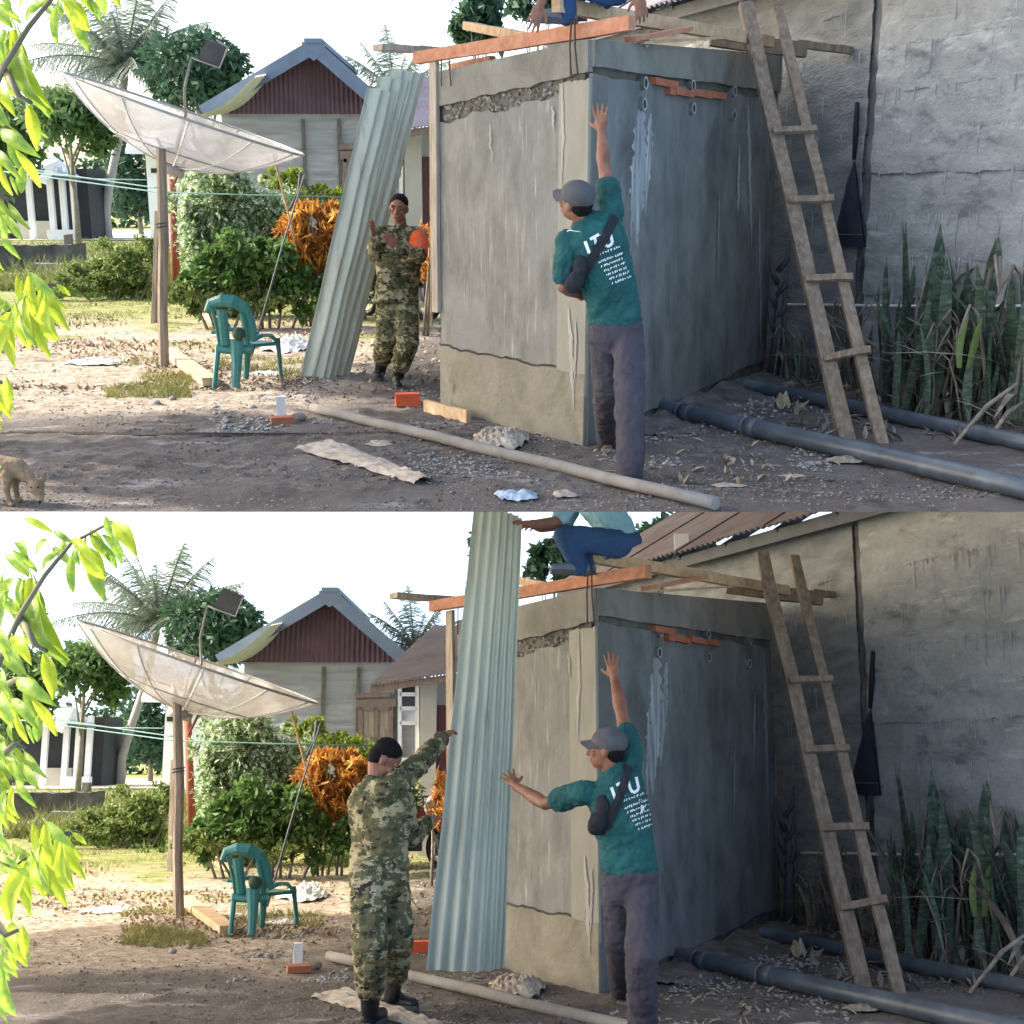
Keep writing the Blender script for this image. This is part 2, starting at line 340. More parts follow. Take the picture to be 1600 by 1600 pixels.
shirt_g = mat('dark_green_shirt', [(.006, .045, .045), (.010, .072, .07), (.016, .10, .095)], 6, .85, .3, 30, spots=[((.07, .13, .13), 14, .68, (1, 1, 3), .06)])
sleeve_k = mat('black_strap', [(.008, .009, .012), (.015, .017, .022)], 10, .8)
trouser = mat('purple_grey_trousers', [(.038, .034, .044), (.052, .046, .057), (.068, .06, .07)], 4, .95, .3, 90, (1, 1, .5))
cap_m = mat('grey_cap', [(.055, .055, .058), (.09, .09, .095)], 10, .9, .3, 60)
denim = mat('blue_jeans', [(.018, .05, .12), (.03, .075, .17)], 7, .9, .3, 50)
shirt_b = mat('light_blue_shirt', [(.16, .33, .40), (.26, .45, .52)], 5, .85, .2)
white_r = mat('white_print', [(.66, .68, .66), (.74, .75, .73)], 12, .8)
shoe_g = mat('grey_blue_shoe', [(.10, .13, .17), (.16, .19, .23)], 9, .8)
dog_m = mat('tan_dog_fur', [(.17, .11, .06), (.28, .19, .11), (.38, .28, .18)], 14, .98, .9, 90, (1, 1, 1))
eye_w = mat('eye_white', [(.30, .27, .24), (.36, .33, .30)], 9, .5)
# ------------------------------------------------------------------ ground
def ground_material():
    m = bpy.data.materials.new('yard_soil'); m.use_nodes = True; nt = m.node_tree; N = nt.nodes; L = nt.links; bs = N['Principled BSDF']
    tc = N.new('ShaderNodeTexCoord'); sp = N.new('ShaderNodeSeparateXYZ'); L.new(tc.outputs['Object'], sp.inputs[0])
    def noise(sc, det=8, ro=.6, st=(1, 1, 1)):
        mp = N.new('ShaderNodeMapping'); mp.inputs['Scale'].default_value = st; L.new(tc.outputs['Object'], mp.inputs[0])
        n = N.new('ShaderNodeTexNoise'); n.inputs['Scale'].default_value = sc; n.inputs['Detail'].default_value = det; n.inputs['Roughness'].default_value = ro; L.new(mp.outputs[0], n.inputs['Vector']); return n.outputs['Fac']
    def ramp(f, cols, lo=.3, hi=.7):
        r = N.new('ShaderNodeValToRGB'); L.new(f, r.inputs[0]); e = r.color_ramp.elements
        while len(e) < len(cols): e.new(.5)
        for i, c in enumerate(cols): e[i].position = lo + (hi - lo) * i / (len(cols) - 1); e[i].color = (*c, 1)
        return r.outputs[0]
    def math_(op, a, b=None, c=None):
        n = N.new('ShaderNodeMath'); n.operation = op
        for i, x in enumerate((a, b, c)):
            if x is None: continue
            if isinstance(x, (int, float)): n.inputs[i].default_value = x
            else: L.new(x, n.inputs[i])
        return n.outputs[0]
    def step(f, lo, hi):
        n = N.new('ShaderNodeMapRange'); n.inputs['From Min'].default_value = lo; n.inputs['From Max'].default_value = hi; L.new(f, n.inputs['Value']); return n.outputs[0]
    def mix(f, a, b):
        n = N.new('ShaderNodeMix'); n.data_type = 'RGBA'; L.new(f, n.inputs['Factor']); L.new(a, n.inputs['A']); L.new(b, n.inputs['B']); return n.outputs['Result']
    mud = ramp(noise(1.1, 10, .7), [(.082, .068, .057), (.138, .118, .102), (.195, .172, .152)], .25, .75)
    pale = ramp(noise(2.2, 9, .7, (1, 1.6, 1)), [(.18, .162, .145), (.24, .22, .20), (.29, .27, .25)], .4, .6)
    mud = mix(step(noise(1.6, 9, .72, (.7, 2.2, 1)), .56, .62), mud, pale)
    dark = ramp(noise(5), [(.065, .055, .048), (.11, .095, .085)])
    mud = mix(step(noise(2.9, 10, .75), .56, .62), mud, dark)
    mud = mix(step(noise(22, 6, .75), .57, .66), mud, dark); mud = mix(step(noise(31, 5, .7, (1.2, .9, 1)), .62, .68), mud, pale)
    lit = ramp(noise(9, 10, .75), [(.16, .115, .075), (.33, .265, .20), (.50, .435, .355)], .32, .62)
    grs = ramp(noise(4, 8), [(.10, .13, .035), (.20, .21, .07), (.33, .31, .14)])
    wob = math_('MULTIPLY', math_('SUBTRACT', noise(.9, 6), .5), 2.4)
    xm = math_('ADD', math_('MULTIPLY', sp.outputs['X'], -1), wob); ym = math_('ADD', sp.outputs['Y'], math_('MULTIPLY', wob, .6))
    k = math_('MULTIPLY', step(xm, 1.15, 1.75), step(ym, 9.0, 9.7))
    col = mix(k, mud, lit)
    k2 = math_('MAXIMUM', step(ym, 15.5, 18.5), math_('MULTIPLY', step(noise(.8, 5), .55, .62), step(ym, 12, 15)))
    col = mix(math_('MULTIPLY', k2, step(xm, .6, 1.4)), col, grs)
    L.new(col, bs.inputs['Base Color']); bs.inputs['Roughness'].default_value = .96; bs.inputs['Specular IOR Level'].default_value = .15
    b1 = N.new('ShaderNodeBump'); b1.inputs['Strength'].default_value = .9; b1.inputs['Distance'].default_value = .05; L.new(noise(14, 10, .7), b1.inputs['Height'])
    b2 = N.new('ShaderNodeBump'); b2.inputs['Strength'].default_value = .5; b2.inputs['Distance'].default_value = .01; L.new(noise(70, 6, .7), b2.inputs['Height']); L.new(b1.outputs[0], b2.inputs['Normal']); L.new(b2.outputs[0], bs.inputs['Normal'])
    return m
soil = ground_material()
Y0 = {'A': (SA.g(800, 800, True)).y, 'B': 4.6}
def gh(S, x, y):
    k = min(1, max(0, (y - Y0[S.name]) / .8)); k *= 1 if y < 16 else max(.2, 1 - (y - 16) / 20)
    n = mnoise.noise(Vector((x * .9, y * .9, 1))) * .022 + mnoise.noise(Vector((x * 3.1, y * 3.1, 5))) * .014 + mnoise.noise(Vector((x * 8, y * 8, 9))) * .014 + max(0, mnoise.noise(Vector((x * 17, y * 17, 13)))) * .022
    # spoil heaped along the shed and the house wall
    return k * n
def ground(S):
    ys = []; y = Y0[S.name]
    while y < 16: ys.append(y); y += .032 + (y - 6) * .006 if y > 6 else .06
    while y < 300: ys.append(y); y *= 1.06
    NX = 300; V = []; Fq = []
    for j, y in enumerate(ys):
        if S.top_yard:
            e = mnoise.noise(Vector((y * .6, 3, 3))) * .5
            xa, xb = (-7.0 + e * .3 if y < 8.5 else -10.6 + e * .6), -(y * .45 + 1.2) + e * .5; t = min(1, max(0, (y - 12.6) / .7)); xl = xa * (1 - t) + xb * t
            xr = y * .415 + .7
        else: xl, xr = -(y * .7 + 4), y * .6 + 3
        for i in range(NX + 1):
            x = xl + (xr - xl) * i / NX
            V.append((x, y, gh(S, x, y)))
        if j:
            b = j * (NX + 1)
            Fq += [(b + i - NX - 1, b + i - NX, b + i + 1, b + i) for i in range(NX)]
    me = np_mesh('ground', V, Fq, soil, True)
    setp(link_mesh(S, 'ground', me), kind='structure')
    if S.top_yard:      # unseen white sheet added under the upper yard to bounce light downward
        V = np.array(V).reshape(-1, NX + 1, 3); W = V[16:-1:3, ::12].copy(); W[..., 2] = -.08; r, c = W.shape[:2]
        q = np.array([(j * c + i, j * c + i + 1, (j + 1) * c + i + 1, (j + 1) * c + i) for j in range(r - 1) for i in range(c - 1)])
        setp(link_mesh(S, 'bounce_sheet', np_mesh('bounce_sheet', W.reshape(-1, 3), q, white_p)), kind='structure')
    # far road
    q = MB(); a, b, c, d = S.g(-260, 376), S.g(262, 376), S.g(262, 360), S.g(-260, 360)
    for p in (a, b, c, d): p.z = .03
    n = 16
    vs = [a.lerp(b, i / n) for i in range(n + 1)] + [d.lerp(c, i / n) for i in range(n + 1)]
    q.add(vs, [(i, i + 1, i + n + 2, i + n + 1) for i in range(n)])
    q.build(S, 'road', mat('pale_road', [(.45, .42, .38), (.55, .52, .47)], 1.2, .95, .3), kind='structure')

# ------------------------------------------------------------------ grass, pebbles, litter (uncountable)
def blades(name, P, h, w, mat_, seed, lean=.5):
    g = np.random.default_rng(seed); P = np.asarray(P); n = len(P); a = g.uniform(0, 2 * np.pi, n)
    side = np.stack([np.cos(a), np.sin(a), 0 * a], 1) * w * .5; hh = h * g.uniform(.4, 1.2, n)
    tip = P + np.stack([g.normal(size=n) * lean * hh, g.normal(size=n) * lean * hh, hh], 1)
    V = np.stack([P - side, P + side, tip], 1).reshape(-1, 3); return np_mesh(name, V, np.arange(3 * n).reshape(-1, 3), mat_)
def scatter(S, px0, px1, py0, py1, n, seed, clump=0):
    g = np.random.default_rng(seed); out = []
    while len(out) < n:
        p = S.g(g.uniform(px0, px1), g.uniform(py0, py1))
        if clump and mnoise.noise(Vector((p.x * clump, p.y * clump, seed))) < 0: continue
        out.append((p.x, p.y, gh(S, p.x, p.y)))
    return out
def small_ground_cover(S):
    st = lambda nm, me: setp(link_mesh(S, nm, me), kind='stuff')
    pts = scatter(S, 165, 300, 568, 622, 1500, 3, 1.2) + scatter(S, 340, 480, 560, 592, 700, 5, 1.5) + scatter(S, 60, 500, 470, 500, 1800, 4, .8)
    st('grass', blades('grass', pts, .07, .012, grass_m, 2))
    pts = scatter(S, -30, 520, 432, 476, 5200, 8, .35) + scatter(S, 470, 560, 440, 500, 900, 9)
    st('grass', blades('grass', pts, .22, .03, green_grass, 6))
    pts = scatter(S, -60, 560, 385, 455, 5200, 18, .3)
    st('grass', blades('grass', pts, .42, .05, mat('tall_weed', [(.07, .10, .025), (.14, .16, .05), (.24, .22, .10)], 2.5, .8, transl=.3), 16, .7))
    # pebbles and soil crumbs
    g = np.random.default_rng(21); oc = np.array([[1, 0, 0], [-1, 0, 0], [0, 1, 0], [0, -1, 0], [0, 0, 1], [0, 0, -.4]]); of = np.array([[0, 2, 4], [2, 1, 4], [1, 3, 4], [3, 0, 4], [2, 0, 5], [1, 2, 5], [3, 1, 5], [0, 3, 5]])
    bands = [(480, 700, 470, 640, 500, .014), (640, 930, 640, 745, 700, .011), (930, 1300, 640, 760, 800, .014), (1000, 1300, 590, 660, 500, .02), (330, 520, 595, 680, 350, .018), (0, 1500, 690, 796, 900, .008)]
    V = []; Fc = []
    for (a, b, c, d, n, r) in bands:
        for p in scatter(S, a, b, c, d, n, int(a + c), 1.1):
            sc = r * g.uniform(.35, 1.5) * np.array([g.uniform(.7, 1.3), g.uniform(.7, 1.3), g.uniform(.4, .9)]); th = g.uniform(0, 6.3); R = np.array([[np.cos(th), -np.sin(th), 0], [np.sin(th), np.cos(th), 0], [0, 0, 1]])
            Fc.append(of + len(V) * 6); V.append((oc * g.uniform(.75, 1.2, (6, 1)) * sc) @ R.T + np.array(p))
    st('gravel', np_mesh('gravel', np.concatenate(V), np.concatenate(Fc), stone_m))
    V = []; Fc = []
    for (a, b, c, d, n, r) in ((-20, 1300, 600, 798, 3600, .009), (480, 1000, 620, 760, 1200, .012), (1000, 1620, 590, 780, 2000, .014), (0, 560, 480, 620, 1100, .013)):
        for q in scatter(S, a, b, c, d, n, int(a + c + n), .7):
            sc = r * g.uniform(.3, 1.6) * np.array([g.uniform(.7, 1.3), g.uniform(.7, 1.3), g.uniform(.4, .8)]); Fc.append(of + len(V) * 6); V.append((oc * g.uniform(.7, 1.25, (6, 1)) * sc) + np.array(q))
    st('soil_crumbs', np_mesh('soil_crumbs', np.concatenate(V), np.concatenate(Fc), mat('soil_crumb', [(.06, .05, .04), (.14, .115, .095), (.24, .21, .18)], 9, 1, .5)))
    # dry litter strewn over the sunny yard
    C = np.array(scatter(S, -30, 500, 478, 610, 2600, 31, .6)); C[:, 2] += .012
    st('leaf_litter', leaves_mesh('leaf_litter', C, .07, dryleaf, 2.0, 3, .45, 0))
    C = np.array(scatter(S, 560, 700, 480, 620, 260, 33)); C[:, 2] += .012
    st('leaf_litter', leaves_mesh('leaf_litter', C, .08, dryleaf, 2.0, 4, .4, 0))

# ------------------------------------------------------------------ trees
CACHE = {}
def tree(S, name, label, px, py_c, rx, ry, d, leafm, n=2400, leaf=.4, seed=1, group=None, trunk_px=None, lobes=9, depth=None, cat='tree'):
    c = S.P(px, py_c, d); base = Vector((S.P(trunk_px if trunk_px else px, py_c, d).x, d, 0)); k = d / F
    t = thing(S, name, label, cat, base, group)
    key = (name, label.replace('upper', '').replace('lower', ''), px, py_c)
    if key not in CACHE:
        g = random.Random(seed); RX, RZ = rx * k, ry * k; RY = depth or RX; rc = c - base; bl = []
        for i in range(lobes):
            a = g.uniform(0, 6.28); e = g.uniform(-.8, 1); q = math.sqrt(max(0, 1 - e * e)) * g.uniform(.35, .72)
            o = Vector((q * math.cos(a) * RX, q * math.sin(a) * RY, e * .62 * RZ)); s = g.uniform(.32, .52)
            bl.append((rc + o, (RX * s, RY * s, RZ * s), n // lobes))
        tr = MB(); top = rc + Vector((0, 0, RZ * .1)); r0 = max(.06, RX * .07)
        tr.tube([(0, 0, -.1), Vector((0, 0, 0)).lerp(top, .35) + Vector((g.uniform(-.1, .1), 0, 0)), Vector((0, 0, 0)).lerp(top, .7), top], [r0, r0 * .8, r0 * .55, r0 * .2], 8)
        for b in bl[:6]:
            st_ = Vector((0, 0, 0)).lerp(top, g.uniform(.45, .75)); tr.tube([st_, st_.lerp(b[0], .5) + Vector((0, 0, RZ * .05)), b[0]], [r0 * .4, r0 * .28, r0 * .1], 6)
        CACHE[key] = (tr.mesh('trunk', bark_m), leaves_mesh('crown', blob_points(bl, seed), leaf, leafm, .6, seed, .5))
    a, b = CACHE[key]
    link_mesh(S, 'trunk', a, t); link_mesh(S, 'crown', b, t); return t
def frond(mb_r, V, Fc, base, d, length, droop, g, nl=26, lw=.5):
    pts = []; d = d.normalized(); side = d.cross(Vector((0, 0, 1))); side = side.normalized() if side.length > .1 else Vector((1, 0, 0))
    for i in range(nl + 1):
        t = i / nl; pts.append(base + d * length * t + Vector((0, 0, -1)) * droop * length * t * t)
    mb_r.tube([pts[i] for i in range(0, nl + 1, 4)], [.05 * length / 4 * (1 - .8 * i / nl) for i in range(0, nl + 1, 4)], 5)
    for i in range(3, nl):
        t = i / nl; L = lw * length * .55 * math.sin(math.pi * min(1, .18 + t * .8)) * g.uniform(.75, 1.1)
        ax = (pts[i + 1] - pts[i]).normalized() if i < nl else d
        for sgn in (-1, 1):
            o = (side * sgn * .75 + ax * .5 + Vector((0, 0, -.55 * g.uniform(.5, 1.5)))).normalized()
            w = ax * length * .007; b = len(V); p = pts[i]
            V += [tuple(p - w), tuple(p + w), tuple(p + o * L * .6 + w * .8 + Vector((0, 0, -.05 * L))), tuple(p + o * L + Vector((0, 0, -.2 * L))), tuple(p + o * L * .6 - w * .8 + Vector((0, 0, -.05 * L)))]
            Fc += [(b, b + 1, b + 2), (b, b + 2, b + 4), (b + 4, b + 2, b + 3)]
def palm(S, label, pts, d, nfr, length, seed, thick=.16, group=None, name='coconut_palm', spread=1.0, low=-.25):
    P = [S.P(x, y, d) for x, y in pts]; base = Vector((P[0].x, d, 0)); t = thing(S, name, label, 'palm tree', base, group)
    key = ('palm', pts[0])
    if key not in CACHE:
        P = [p - base for p in P]; g = random.Random(seed); tr = MB(); length *= 1.25; tr.tube([(0, 0, -.1)] + P, [thick * 1.2] + [thick * (1 - .3 * i / len(P)) for i in range(len(P))], 8)
        c = P[-1]; rb = MB(); fr = []
        for i in range(nfr):
            a = 2.4 * i + g.uniform(-.3, .3); e = low + (1.35 - low) * (i + .5) / nfr
            V = []; Fc = []; rr = MB(); dd = Vector((math.cos(a) * math.cos(e) * spread, math.sin(a) * math.cos(e) * .8, math.sin(e)))
            frond(rr, V, Fc, c, dd, length * g.uniform(.75, 1.15), .16 + .34 * (1 - math.sin(max(e, 0))), g, 44)
            rr.add(V, Fc); fr.append(rr.mesh('frond', palm_m))
        CACHE[key] = (tr.mesh('trunk', palm_bark), fr)
    a, fr = CACHE[key]; link_mesh(S, 'trunk', a, t)
    for f in fr: link_mesh(S, 'frond', f, t)
def shrub(S, name, label, blobs, d, leafm, leaf, seed, n, cat='shrub', stems=7, up=.6, aspect=.45, droop=.25):
    """blobs: (px, py, rx, ry) in upper-picture pixels at depth d"""
    k = d / F; cx = sum(b[0] for b in blobs) / len(blobs); base = Vector((S.P(cx, 400, d).x, d, 0)); t = thing(S, name, label, cat, base)
    key = (name, cx, d)
    if key not in CACHE:
        tot = sum(b[2] * b[3] for b in blobs); g = random.Random(seed); bl = []; st = MB()
        for (px, py, rx, ry) in blobs:
            c = S.P(px, py, d + g.uniform(-.25, .25)) - base; nb = int(n * rx * ry / tot); bl.append((c, (rx * k * .7, max(.3, rx * k * .5), ry * k * .7), nb // 3))
            for q in range(7):
                a = g.uniform(0, 6.28); e = g.uniform(.45, 1.0); s_ = g.uniform(.22, .45)
                bl.append((c + Vector((math.cos(a) * e * rx * k, g.uniform(-.5, .3) * rx * k, math.sin(a) * e * ry * k)), (rx * k * s_, rx * k * s_, ry * k * s_ * g.uniform(.8, 1.5)), nb // 9))
            for q in range(max(1, stems // len(blobs))):
                e = c + Vector((g.uniform(-.6, .6) * rx * k, g.uniform(-.2, .2), g.uniform(0, .6) * ry * k)); o = Vector((e.x * .5 + g.uniform(-.1, .1), 0, -.05)); st.tube([o, o.lerp(e, .5) + Vector((g.uniform(-.05, .05), 0, .1)), e], [.022, .016, .006], 5)
        CACHE[key] = (st.mesh('stem', bark_m), leaves_mesh('foliage', blob_points(bl, seed, .35), leaf, leafm, up, seed, aspect, droop))
    a, b = CACHE[key]; link_mesh(S, 'stem', a, t); link_mesh(S, 'foliage', b, t); return t
def background_trees(S):
    U = UL(S) + ' yard'
    palm(S, f'tall coconut palm with feathery grey green fronds above the dish, {U}', [(165, 330), (172, 285), (188, 205), (192, 150), (196, 104)], 66, 36, 4.3, 3, .24)
    tree(S, 'broadleaf_tree', f'dense dark green rounded tree behind the dish feed, {U}', 310, 118, 88, 64, 62, leaf_far, 3600, .5, 5, lobes=14)
    tree(S, 'broadleaf_tree', f'pale leafy tree behind the left rim of the dish, {U}', 108, 200, 78, 66, 46, leaf_far2, 3000, .36, 6, lobes=12)
    tree(S, 'broadleaf_tree', f'dark tree in shade behind the leaning palm trunk, {U}', 215, 275, 62, 80, 74, leaf_far, 2600, .5, 9, lobes=12)
    tree(S, 'broadleaf_tree', f'green tree at the far left edge behind the hanging leaves, {U}', -5, 230, 75, 85, 58, leaf_far2, 2600, .42, 12, lobes=10)
    tree(S, 'slender_tree', f'slender bluish tree rising behind the roof beams of the block shed, {U}', 742, 12, 52, 68, 32, leaf_far, 1500, .34, 15, lobes=9)
    tree(S, 'slender_tree', f'tree with drooping leaves behind the crouching roof worker, {U}', 840, 2, 40, 42, 30, leaf_far, 900, .3, 17, lobes=7)
    tree(S, 'broadleaf_tree', f'dark tree above the weathered house roof, {U}', 1030, -30, 90, 55, 42, leaf_far, 2200, .4, 19, lobes=10)
    palm(S, f'low palm bush between the gable house and the lean-to roof, {U}', [(622, 300), (620, 200), (618, 150)], 30, 16, 1.35, 23, .08, name='palm_bush', low=.1)
    # distant wood that closes the view on the left
    key = 'wood'
    if key not in CACHE:
        g = random.Random(4); bl = []
        for i in range(26):
            x = -75 + i * 4.6; hgt = g.uniform(4, 7); bl.append(((x, g.uniform(-3, 3), hgt * .5), (g.uniform(2.5, 4), 2.5, hgt * .55), 420))
        CACHE[key] = leaves_mesh('distant_wood', blob_points(bl, 77), .9, leaf_far, .6, 5, .55)
    setp(link_mesh(S, 'distant_wood', CACHE[key], None, (0, 105, 0)), kind='stuff')
leaf_weed = mat('weed_leaf', [(.055, .11, .025), (.12, .18, .045), (.20, .25, .075), (.30, .29, .12)], 6, .7, transl=.3)
def shrubs(S):
    U = UL(S) + ' yard'
    shrub(S, 'flowering_shrub', f'tall shrub flecked with white leaves behind the red pole, {U}', [(340, 315, 66, 62), (405, 325, 56, 66), (308, 375, 48, 80), (375, 400, 80, 70), (440, 345, 40, 60), (300, 300, 34, 46), (350, 455, 60, 40)], 18.3, leaf_white, .11, 31, 11000, stems=14)
    shrub(S, 'low_green_shrub', f'low dark green shrub with broad leaves behind the green chair, {U}', [(330, 438, 50, 44), (395, 425, 66, 50), (455, 445, 44, 44), (298, 450, 30, 36), (430, 400, 34, 34), (500, 448, 40, 30)], 16.3, leaf_mid, .13, 33, 4800, stems=8)
    shrub(S, 'weedy_shrub', f'yellowish weedy shrub between the culvert and the wooden post, {U}', [(190, 400, 50, 28), (150, 425, 45, 30), (215, 430, 40, 38), (120, 445, 40, 22), (180, 450, 60, 24), (235, 395, 26, 26)], 21.5, leaf_weed, .10, 35, 5200, stems=10)
    shrub(S, 'sunny_weeds', f'bright sunlit weeds at the foot of the white flecked shrub, {U}', [(310, 462, 40, 20), (370, 470, 50, 18), (430, 468, 44, 20), (270, 452, 24, 18)], 16.2, leaf_weed, .09, 36, 2200, stems=6)
    shrub(S, 'croton_bush', f'orange and yellow croton bush beside the leaning bamboo, {U}', [(486, 332, 44, 16), (516, 350, 32, 28), (458, 356, 26, 24), (488, 378, 44, 28), (505, 404, 34, 26), (470, 398, 24, 22)], 16.6, leaf_or, .20, 37, 2600, stems=5, aspect=.20, droop=-.7)
    shrub(S, 'croton_bush', f'small red orange croton by the left edge of the block shed, {U}', [(672, 405, 22, 34), (668, 365, 14, 22), (660, 420, 18, 18)], 15.2, leaf_or, .15, 38, 420, stems=5, aspect=.16, droop=-.7)
    shrub(S, 'leafy_undergrowth', f'mixed green undergrowth between the croton bush and the leaning sheets, {U}', [(545, 400, 40, 50), (575, 440, 40, 40), (600, 400, 30, 50), (530, 450, 40, 26)], 17.6, leaf_weed, .13, 41, 2600, stems=8)
    shrub(S, 'yellow_green_bush', f'yellow green bush at the foot of the gable house wall, {U}', [(500, 305, 50, 18), (460, 292, 36, 22), (540, 325, 40, 22), (430, 285, 20, 16)], 22.5, leaf_yel, .12, 39, 2000, stems=6)

# ------------------------------------------------------------------ far buildings
def wall_lifts(S, A, B, zs, nrm, m, parent, seed, name='cast_layer', t0=0, t1=1, n=50, amp=.012, out=(0, .022), freq=30, rough=.012):
    for i in range(len(zs) - 1):
        lo = jag(seed + i, amp, freq, zs[i]) if i else (lambda t, z=zs[0]: z)
        hi = jag(seed + i + 1, amp, freq, zs[i + 1] + .006) if i < len(zs) - 2 else (lambda t, z=zs[-1]: z)
        MB().rough(A, B, lo, hi, out[0] + (out[1] - out[0]) * random.Random(seed + i * 7).random(), n, 7, t0, t1, nrm, rough, seed + i).build(S, name, m, parent)
def corrugated(mb, fn, nrib, nv, amp, per=6):
    """fn(u,v)->(point, normal)"""
    nu = nrib * per
    def q(u, v):
        p, n = fn(u, v); return p + n * amp * math.cos(2 * math.pi * u * nrib)
    return mb.grid(q, nu, nv)
def gable_house(S):
    d = 26.0; t = thing(S, 'gable_house', f'grey cast concrete house with purple sheet gable behind the dish, {UL(S)} yard', 'house', Vector((S.P(490, 300, d).x, d, 0)))
    L, R = S.P(352, 300, d), S.P(613, 300, d); L.z = R.z = 0; ze = S.zat(d, 174); nrm = Vector((0, -1, 0))
    zs = [0, .5, .95, 1.35, 1.75, 2.15, 2.55, 2.95, ze]
    w = MB(); w.box(((L.x + R.x) / 2, d + 2.2, ze / 2), ((R.x - L.x) / 2, 2.1, ze / 2)); w.build(S, 'wall', wall_far, t)
    wall_lifts(S, L + Vector((0, .02, 0)), R + Vector((0, .02, 0)), [z for z in zs if z < ze - .2] + [ze], nrm, wall_far, t, 40, n=60, amp=.03, out=(.03, .08), freq=16, rough=.03)
    for px in (478, 533, 592): # dark rising cracks / rough columns between pours
        p = S.P(px, 300, d - .07); MB().strip(Vector((p.x - .035, p.y, 0)), Vector((p.x + .035, p.y, 0)), lambda q: .4, lambda q: ze - .15, .02, 4, nrm=nrm).build(S, 'rough_column', core_m, t)
    ap = S.P(499, 72, d); gl, gr = S.P(330, 172, d), S.P(620, 178, d)
    # corrugated gable sheet
    x0, x1 = S.P(352, 0, d).x, R.x
    def zroof(x): return ap.z + (gl.z - ap.z) * (ap.x - x) / (ap.x - gl.x) if x < ap.x else ap.z + (gr.z - ap.z) * (x - ap.x) / (gr.x - ap.x)
    def fn(u, v):
        x = x0 + (x1 - x0) * u; lo = ze - .06; hi = max(lo + .02, zroof(x) - .05); return Vector((x, d - .12, lo + (hi - lo) * v)), Vector((0, -1, 0))
    corrugated(MB(), fn, 34, 1, .028).build(S, 'gable_sheet', zinc_purple, t)
    for e, ex in ((gl, -1), (gr, 1)):
        m = MB(); dn = (e - ap); n_ = Vector((-dn.z, 0, dn.x)).normalized()
        if n_.z < 0: n_ = -n_
        def fr(u, v, e=e): return ap.lerp(e, v) + Vector((0, -.75 + 6.0 * u, 0)), n_
        corrugated(m, fr, 30, 4, .03, 4); m.build(S, 'roof', zinc_blue, t)
        f = MB(); f.beam(ap + Vector((0, -.78, -.10)), e + Vector((0, -.78, -.10)), .03, .26, (0, -1, 0) if False else (0, 0, 1)); f.build(S, 'barge_board', zinc_blue, t)
    MB().beam(ap + Vector((0, -.82, .0)), ap + Vector((0, 5, .0)), .34, .09).build(S, 'ridge_cap', zinc_blue, t)
    MB().prism([ap + Vector((-.22, -.80, -.02)), ap + Vector((.22, -.80, -.02)), ap + Vector((.22, -.80, -.20)), ap + Vector((0, -.80, -.36)), ap + Vector((-.22, -.80, -.20))], (0, .05, 0)).build(S, 'ridge_plate', zinc_blue, t)
    # flared zinc apron at the lower left of the roof
    A_, B_, C_, D_ = S.P(296, 184, 24.2), S.P(345, 178, 26), S.P(425, 114, 25.6), S.P(398, 120, 24.4)
    def fl(u, v): return (A_.lerp(B_, u)).lerp(D_.lerp(C_, u), v) + Vector((0, 0, -.16 * math.sin(math.pi * v))), Vector((0, -.3, .9))
    corrugated(MB(), fl, 9, 6, .02).build(S, 'roof_apron', zinc, t)
    # window with wooden frame and shutters
    a, b = S.P(537, 250, d - .1), S.P(588, 298, d - .1); wz = .1
    fr = MB(); 
    for (xa, za, xb, zb) in ((537, 250, 588, 250), (537, 298, 588, 298), (539, 248, 539, 300), (586, 248, 586, 300), (563, 248, 563, 300)):
        fr.beam(S.P(xa, za, d - .12), S.P(xb, zb, d - .12), .09, .1, (0, -1, 0))
    wf = fr.build(S, 'window', win_wood, t)
    for xa, xb in ((542, 560), (566, 583)):
        p, q = S.P(xa, 252, d - .1), S.P(xb, 296, d - .1); MB().box(((p.x + q.x) / 2, d - .1, (p.z + q.z) / 2), ((q.x - p.x) / 2, .015, (p.z - q.z) / 2)).build(S, 'shutter', wood_gr, wf)
    MB().beam(S.P(532, 243, d - .1), S.P(594, 241, d - .1), .12, .16).build(S, 'lintel', win_wood, t)
    MB().beam(S.P(530, 230, d - .1), S.P(585, 228, d - .1), .06, .10).build(S, 'lintel', win_wood, t)
